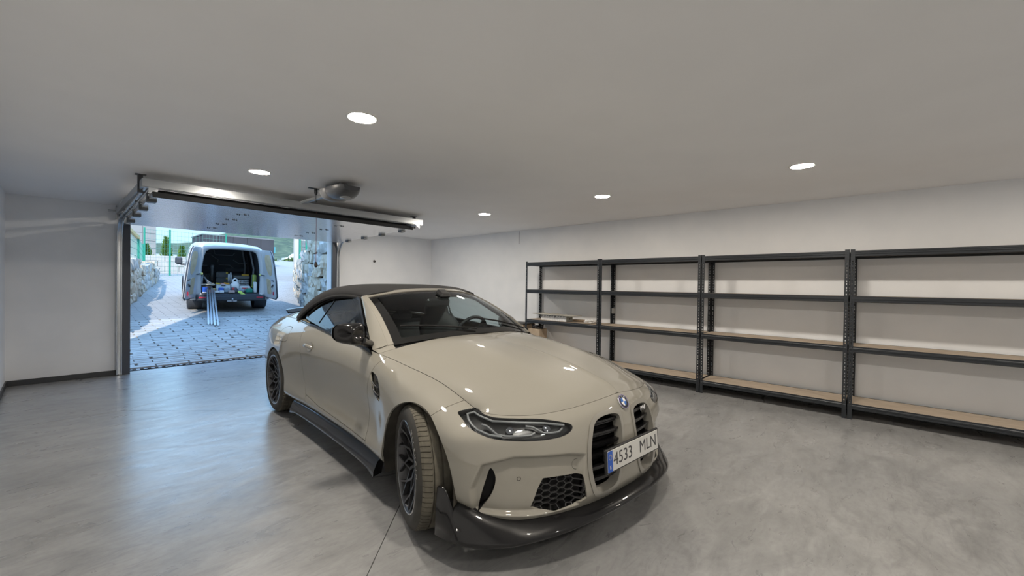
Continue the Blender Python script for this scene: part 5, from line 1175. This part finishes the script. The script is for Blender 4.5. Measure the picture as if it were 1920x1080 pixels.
        b = MB(); b.bar((-2.03, sg*gy(.985), .985), (-1.955, sg*gy(1.22), 1.22), .012, .012, nrm); b.obj('window_divider', BLK, tr)
        # mirror triangle and mirror
        b = MB(); tri = [(-.728, .872), (-.93, .898), (-1.02, 1.005)]
        vs = [Vector((p[0], sg*(gy(p[1])+.010), p[1])) for p in tri]; b.add([v+nrm*.006 for v in vs]+[v-nrm*.01 for v in vs], [(0, 1, 2), (0, 3, 4, 1), (1, 4, 5, 2), (2, 5, 3, 0)]); b.obj('mirror_base', BLK, CAR)
        # mirror: w runs along the arm from the root, the far one is folded back along its window
        mc = Vector((-.715, sg*.985, 1.028)) if sg < 0 else Vector((-1.16, .835, .98)); U = Vector((-.12, sg, 0)).normalized() if sg < 0 else Vector((-1, -.05, 0)); F = Vector((-U.y*sg, U.x*sg, 0)); b = MB(); G = []
        if F.x < 0 and sg < 0: F = -F
        for x in np.linspace(-1, 1, 17):
            row = []; k = (1-abs(x)**2.8)**.40 if abs(x) < 1 else 0
            for a in np.linspace(0, 2*math.pi, 33):
                ca, sa = math.cos(a), math.sin(a); q_ = .62+.38*x*x; w = math.copysign(abs(ca)**q_, ca); v = math.copysign(abs(sa)**q_, sa)
                row.append(mc+F*(x*.062-.035*w*w*(x > 0))+U*(w*.112*(k*.85+.15*(k > 0)))+Vector((0, 0, v*.073*k*(1-.16*w)+.010*w)))
            G.append(row)
        m_ = b.grid(G).obj('door_mirror', BLK, CAR)
        b = MB(); root = Vector((-.84, sg*.80, .93)); b.tube([root, root.lerp(mc-U*.09-Vector((0, 0, .045)), .5)-Vector((0, 0, .008)), mc-U*.07-Vector((0, 0, .05))], [.030, .024, .030], 10, sx=1.4); root = Vector((-.93, sg*.775, .965)); b.tube([root, mc-U*.08-F*.02], .013, 8); b.obj('mirror_arm', SATB, m_)
        gl = MB(); gl.add([mc-F*.052+U*(.092*math.copysign(abs(math.cos(a))**.7, math.cos(a)))+Vector((0, 0, .056*math.copysign(abs(math.sin(a))**.7, math.sin(a)))) for a in np.linspace(0, 2*math.pi, 24, endpoint=False)], [list(range(24))]); gl.obj('mirror_glass', CHROME, m_)
        # bright belt strip
        b = MB(); b.tube([mir(wall_pts(np.array([s_]), np.array([7.0]))[0, 0], sg)+Vector((0, 0, .004)) for s_ in np.linspace(14.1, 18.95, 24)], .009, 6, sx=1.4); b.obj('belt_strip', BLK, CAR)
    # ---- cabin
    cab = MB(); cab.box((-1.75, 0, .30), (2.2, 1.45, .06)).box((-2.62, 0, .62), (.06, 1.45, .62)); cab.box((-1.7, .73, .58), (2.0, .05, .55)).box((-1.7, -.73, .58), (2.0, .05, .55)); cab.box((-.72, 0, .60), (.06, 1.4, .55)); cab.obj('cabin_tub', INT, CAR)
    b = MB(); G = []
    for y in np.linspace(-.70, .70, 29):
        k = .03*math.exp(-((y-.37)/.17)**2)+.012*math.exp(-((y)/.16)**2); G.append([Vector((-.56-.10*(y/.7)**2, y, .955-.05*(y/.7)**2)), Vector((-.80, y, .945+k*.4)), Vector((-1.0, y, .935+k)), Vector((-1.06, y, .90+k*.6)), Vector((-1.08, y, .72)), Vector((-1.0, y, .60))])
    b.grid(G).obj('dashboard', INT, CAR)
    b = MB(); c = Vector((-1.16, .37, .895)); ax = Vector((-.90, 0, .44)); M = orient(ax)
    b.tube([c+M @ Vector((.180*math.cos(a), .185*math.sin(a), 0)) for a in np.linspace(0, 2*math.pi, 36, endpoint=False)], .016, 8, True)
    for a in (0, 2.4, -2.4): b.bar(c-ax*.02, c+M @ Vector((.17*math.sin(a+math.pi/2), .17*math.cos(a+math.pi/2), 0)), .05, .02, ax)
    b.lathe([(0, .03), (.05, .02), (.06, -.02)], 16, c, ax).obj('steering_wheel', SEAT, CAR)
    def seat(y, x=-1.62, hr=True):
        b = MB(); G = []
        prof = [(0, .50, .20, .06), (.0, .62, .235, .09), (-.05, .78, .25, .10), (-.09, .92, .245, .095), (-.115, 1.02, .20, .08), (-.13, 1.06, .14, .065), (-.145, 1.12, .135, .06), (-.155, 1.19, .115, .05), (-.158, 1.215, .06, .02), (-.158, 1.218, .001, .001)]
        for dx, z, w, t in prof:
            row = []
            for a in np.linspace(0, 2*math.pi, 25):
                ca, sa = math.cos(a), math.sin(a); row.append(Vector((x+dx+math.copysign(abs(ca)**.7, ca)*t+.035*(abs(sa)**3)*(z < 1.0), y+math.copysign(abs(sa)**.8, sa)*w, z)))
            G.append(row)
        b.grid(G); b.box((x+.25, y, .48), (.55, .50, .18), Matrix.Rotation(-.12, 3, 'Y'), .06); o = b.obj('seat', SEAT, CAR)
        b = MB(); b.tube([(x-.02, y+.215, .80), (x-.045, y+.20, .95), (x-.07, y+.155, 1.04), (x-.085, y+.125, 1.10)], [.008, .009, .009, .006], 6); b.obj('seat_trim', mat('seat_trim_grey', (.30, .31, .32), .35), o)
        return o
    seat(.37); seat(-.37)
    b = MB(); b.box((-2.30, 0, .72), (.16, 1.15, .50), Matrix.Rotation(-.3, 3, 'Y'), .06).box((-2.12, 0, .50), (.42, 1.15, .16), None, .05)
    for y in (.30, -.30): b.box((-2.37, y, 1.0), (.10, .24, .13), None, .045)
    b.obj('rear_seat', SEAT, CAR)
    b = MB(); b.box((-1.16, 0, 1.205), (.04, .245, .075), Matrix.Rotation(.15, 3, 'Y'), .018).tube([(-1.15, 0, 1.24), (-1.12, 0, 1.275), (-1.10, 0, 1.29)], .014, 8).box((-1.08, 0, 1.285), (.12, .11, .05), Matrix.Rotation(.45, 3, 'Y'), .02).obj('rear_view_mirror', SATB, CAR)
    b = MB(); b.grid([[Vector(p) for p in r[:30]] for r in (TP[2:36:3]-np.array([0, 0, .035]))]); b.grid([[mir(p, -1) for p in r[:30]] for r in (TP[2:36:3]-np.array([0, 0, .035]))], flip=True); b.obj('headliner', INT, CAR)
    # ---- badge, plate
    p, n = on_wall(0, .708); n = Vector((1, 0, .62)).normalized(); p = Vector((p.x, 0, p.z)); M = orient(n)
    M = Matrix((Vector((0, 1, 0)), n.cross(Vector((0, 1, 0))), n)).transposed()
    b = MB(); b.lathe([(.0415, 0), (.0415, .006), (.0385, .008), (.037, .0065)], 40, p, n); bd = b.obj('badge', CHROME, CAR)
    b = MB(); b.lathe([(.037, .0062), (.0245, .0062)], 40, p, n).obj('badge_ring', mat('badge_ring_black', (.02, .02, .03), .3), bd)
    b = MB(); b.lathe([(.0395, .0085), (.0385, .0095), (.0375, .0085)], 40, p, n).obj('badge_edge', mat('badge_violet', (.16, .10, .42), .3), bd)
    for q in range(4):
        b = MB(); a0 = q*math.pi/2; pts = [p+n*.0066]+[p+M @ Vector((.0235*math.cos(a0+i*math.pi/16), .0235*math.sin(a0+i*math.pi/16), .0066)) for i in range(9)]
        b.add(pts, [list(range(10))]); b.obj('badge_quarter', mat('badge_blue', (.05, .16, .5), .25) if q % 2 else mat('badge_white', (.8, .8, .8), .3), bd)
    for i, ch in enumerate('BMW'):
        a = R(40-40*i); me = text_mesh('badge_letter', ch, .0125, mat('badge_silver', (.8, .8, .82), .3), .0004); o = link('badge_letter', me, bd)
        c = p+M @ Vector((-.0305*math.sin(a), .0305*math.cos(a), .0068)); X = M @ Vector((math.cos(a), math.sin(a), 0)); Y = M @ Vector((-math.sin(a), math.cos(a), 0)); o.matrix_local = Matrix.Translation(c) @ Matrix((X, Y, n)).transposed().to_4x4()
    pc = Vector((.858, -.010, .458)); pm = Matrix.Rotation(-.06, 3, 'Y')
    b = MB(); b.box(pc-Vector((.008, 0, 0)), (.014, .545, .128), pm, .004).box(pc-Vector((.04, 0, .0)), (.06, .40, .06)); ph = b.obj('plate_holder', SATB, CAR)
    MB().box(pc, (.004, .52, .11), pm, .0015).obj('number_plate', mat('plate_white', (.62, .62, .60), .35), ph)
    MB().box(pc+pm @ Vector((.0022, -.238, 0)), (.0012, .044, .108), pm).obj('plate_band', mat('plate_blue', (.02, .10, .48), .35), ph)
    TM = Matrix((Vector((0, 1, 0)), Vector((0, 0, 1)), Vector((1, 0, 0)))).transposed().to_4x4()
    INK = mat('plate_ink', (.05, .05, .055), .5)
    for s_, y, sz in (('4533', -.115, .094), ('MLN', .145, .094)):
        me = text_mesh('plate_lettering', s_, sz, INK, .0004); o = link('plate_lettering', me, ph); o.matrix_local = Matrix.Translation(pc) @ pm.to_4x4() @ Matrix.Translation((.0024, y, 0)) @ TM
    me = text_mesh('plate_country', 'E', .026, mat('plate_white', (.62, .62, .60)), .0004); o = link('plate_country', me, ph); o.matrix_local = Matrix.Translation(pc) @ pm.to_4x4() @ Matrix.Translation((.0032, -.238, -.03)) @ TM
    b = MB()
    for k in range(12): a = k*math.pi/6; b.box(pc+pm @ Vector((.003, -.238+.0125*math.sin(a), .022+.0125*math.cos(a))), (.0006, .003, .003))
    b.obj('plate_stars', mat('star_yellow', (.75, .6, .1), .5), ph)
    me = text_mesh('grille_emblem', 'M4', .042, mat('badge_silver', (.8, .8, .82), .3), .002); o = link('grille_emblem', me, CAR); p, n = on_wall(1.75, .632); o.matrix_local = Matrix.Translation(Vector((p.x-.006, p.y, p.z))) @ TM
    # ---- wheels
    def wheel(x, y, z, steer, sg, r=.338, w=.275, rr=.247):
        cam_ = Matrix.Translation((x, y*sg, z)) @ Matrix.Rotation(steer, 4, 'Z')
        h = w/2; b = MB(); O = (0, sg, 0)
        b.lathe([(rr+.006, h-.004), (rr+.004, h+.004), (rr-.004, h+.004), (rr-.012, h-.006), (rr-.02, h-.05), (rr-.03, -h+.02), (rr-.01, -h), (rr+.004, -h)], 60, (0, 0, 0), O)
        M = orient(O); P3 = lambda a, q, d: M @ Vector((q*math.cos(a), q*math.sin(a), d))
        def spoke(a, ra, da, c, rb, db, wd):
            A, B = P3(a, ra, da), P3(c, rb, db); b.bar(A, B, wd, .022, Vector(O))
        n = 10; dh = h-.045; N1, N2 = .098, .168
        for k in range(n):
            a = k*2*math.pi/n; da = math.pi/n
            spoke(a, .045, dh-.012, a, N1, dh-.004, .017)
            for e in (-1, 1):
                spoke(a, N1, dh-.004, a+e*da, N2, dh+.010, .0125)
                spoke(a+da, N2, dh+.010, a+da+e*da*.62, rr-.012, h-.012, .0115)
        b.lathe([(0, dh), (.036, dh), (.062, dh-.010), (.066, dh-.04), (.03, dh-.05)], 30, (0, 0, 0), O)
        rim = b.obj('wheel', GUN, CAR); rim.matrix_local = cam_
        MB().lathe([(rr+.0065, h-.002), (rr+.0055, h+.0055), (rr-.001, h+.0055), (rr-.006, h+.001)], 60, (0, 0, 0), O).obj('rim_edge', GUNE, rim)
        MB().lathe([(0, dh+.002), (.026, dh+.001), (.028, dh-.004)], 24, (0, 0, 0), O).obj('wheel_cap', BLK, rim)
        # tyre: sidewalls plus a grooved tread
        t = MB(); t.lathe([(rr, h-.002), (rr+.012, h+.007), (rr+.045, h+.010), (r-.026, h+.002), (r-.012, h-.012)], 72, (0, 0, 0), O); t.lathe([(r-.012, -h+.012), (r-.026, -h-.002), (rr+.03, -h-.008), (rr, -h+.004)], 72, (0, 0, 0), O)
        t.lathe([(rr-.002, h-.004), (rr-.002, -h+.004)], 48, (0, 0, 0), O); ty = t.obj('tyre', RUB, rim)
        t = MB(); n = 76; ring = []
        prof = [(h-.012, -.012, 1), (h-.024, -.004, 1), (h-.062, 0, 1), (h-.066, 0, 2), (h-.066, -.008, 0), (h-.074, -.008, 0), (h-.074, 0, 2), (h-.112, 0, 2), (h-.112, -.008, 0), (h-.122, -.008, 0), (h-.122, 0, 2), (-h+.122, 0, 2), (-h+.122, -.008, 0), (-h+.112, -.008, 0), (-h+.112, 0, 2), (-h+.074, 0, 2), (-h+.074, -.008, 0), (-h+.066, -.008, 0), (-h+.066, 0, 1), (-h+.024, -.004, 1), (-h+.012, -.012, 1)]
        for k in range(n):
            for f, g in ((.0, 0), (.82, 0), (.86, 1), (.96, 1)):
                row = []
                for i, (d_, dr, kind) in enumerate(prof):
                    a = (k+f)*2*math.pi/n+(d_-h)*.55*(1 if kind == 1 and d_ > 0 else 0)+(0 if d_ > 0 else .02)
                    row.append(P3(a, r+dr-(.0065 if g and kind == 1 else 0), d_))
                ring.append(row)
        ring.append(ring[0]); t.grid(ring, smooth=False, flip=True).obj('tread', TREAD, ty)
        b = MB(); b.lathe([(.07, h-.10), (.185, h-.10), (.185, h-.13), (.07, h-.13)], 48, (0, 0, 0), O, closed=True).obj('brake_disc', mat('disc_steel', (.22, .22, .23), .35, .9), rim)
        b = MB(); b.lathe([(.12, h-.085), (.19, h-.085), (.19, h-.145), (.12, h-.145)], 16, (0, 0, 0), O, True, a0=(2.4 if sg > 0 else 2.4), a1=3.6).obj('brake_caliper', mat('caliper_blue', (.02, .05, .12), .3), rim)
        return rim, ty, M, h, r, rr
    ws_ = [wheel(0, .795, .338, R(-17), -1), wheel(0, .795, .338, R(-17), 1), wheel(-2.857, .79, .340, 0, -1, .340, .285, .254), wheel(-2.857, .79, .340, 0, 1, .340, .285, .254)]
    rim, ty, M, h, r, rr = ws_[0]
    LT = mat('tyre_lettering', (.32, .32, .31), .7)
    for i, ch in enumerate('MICHELIN'):
        a = LET_A0+LET_DA*i; me = text_mesh('tyre_letter', ch, .034, LT, .0006); o = link('tyre_letter', me, ty)
        q = .2925; c = M @ Vector((q*math.cos(a), q*math.sin(a), h+.0098)); rad = M @ Vector((math.cos(a), math.sin(a), 0)); nrm = M @ Vector((0, 0, 1)); tx = rad.cross(nrm)
        o.matrix_local = Matrix.Translation(c) @ Matrix((tx, rad, nrm)).transposed().to_4x4()
LET_A0, LET_DA = 0.2, .11
build_car()
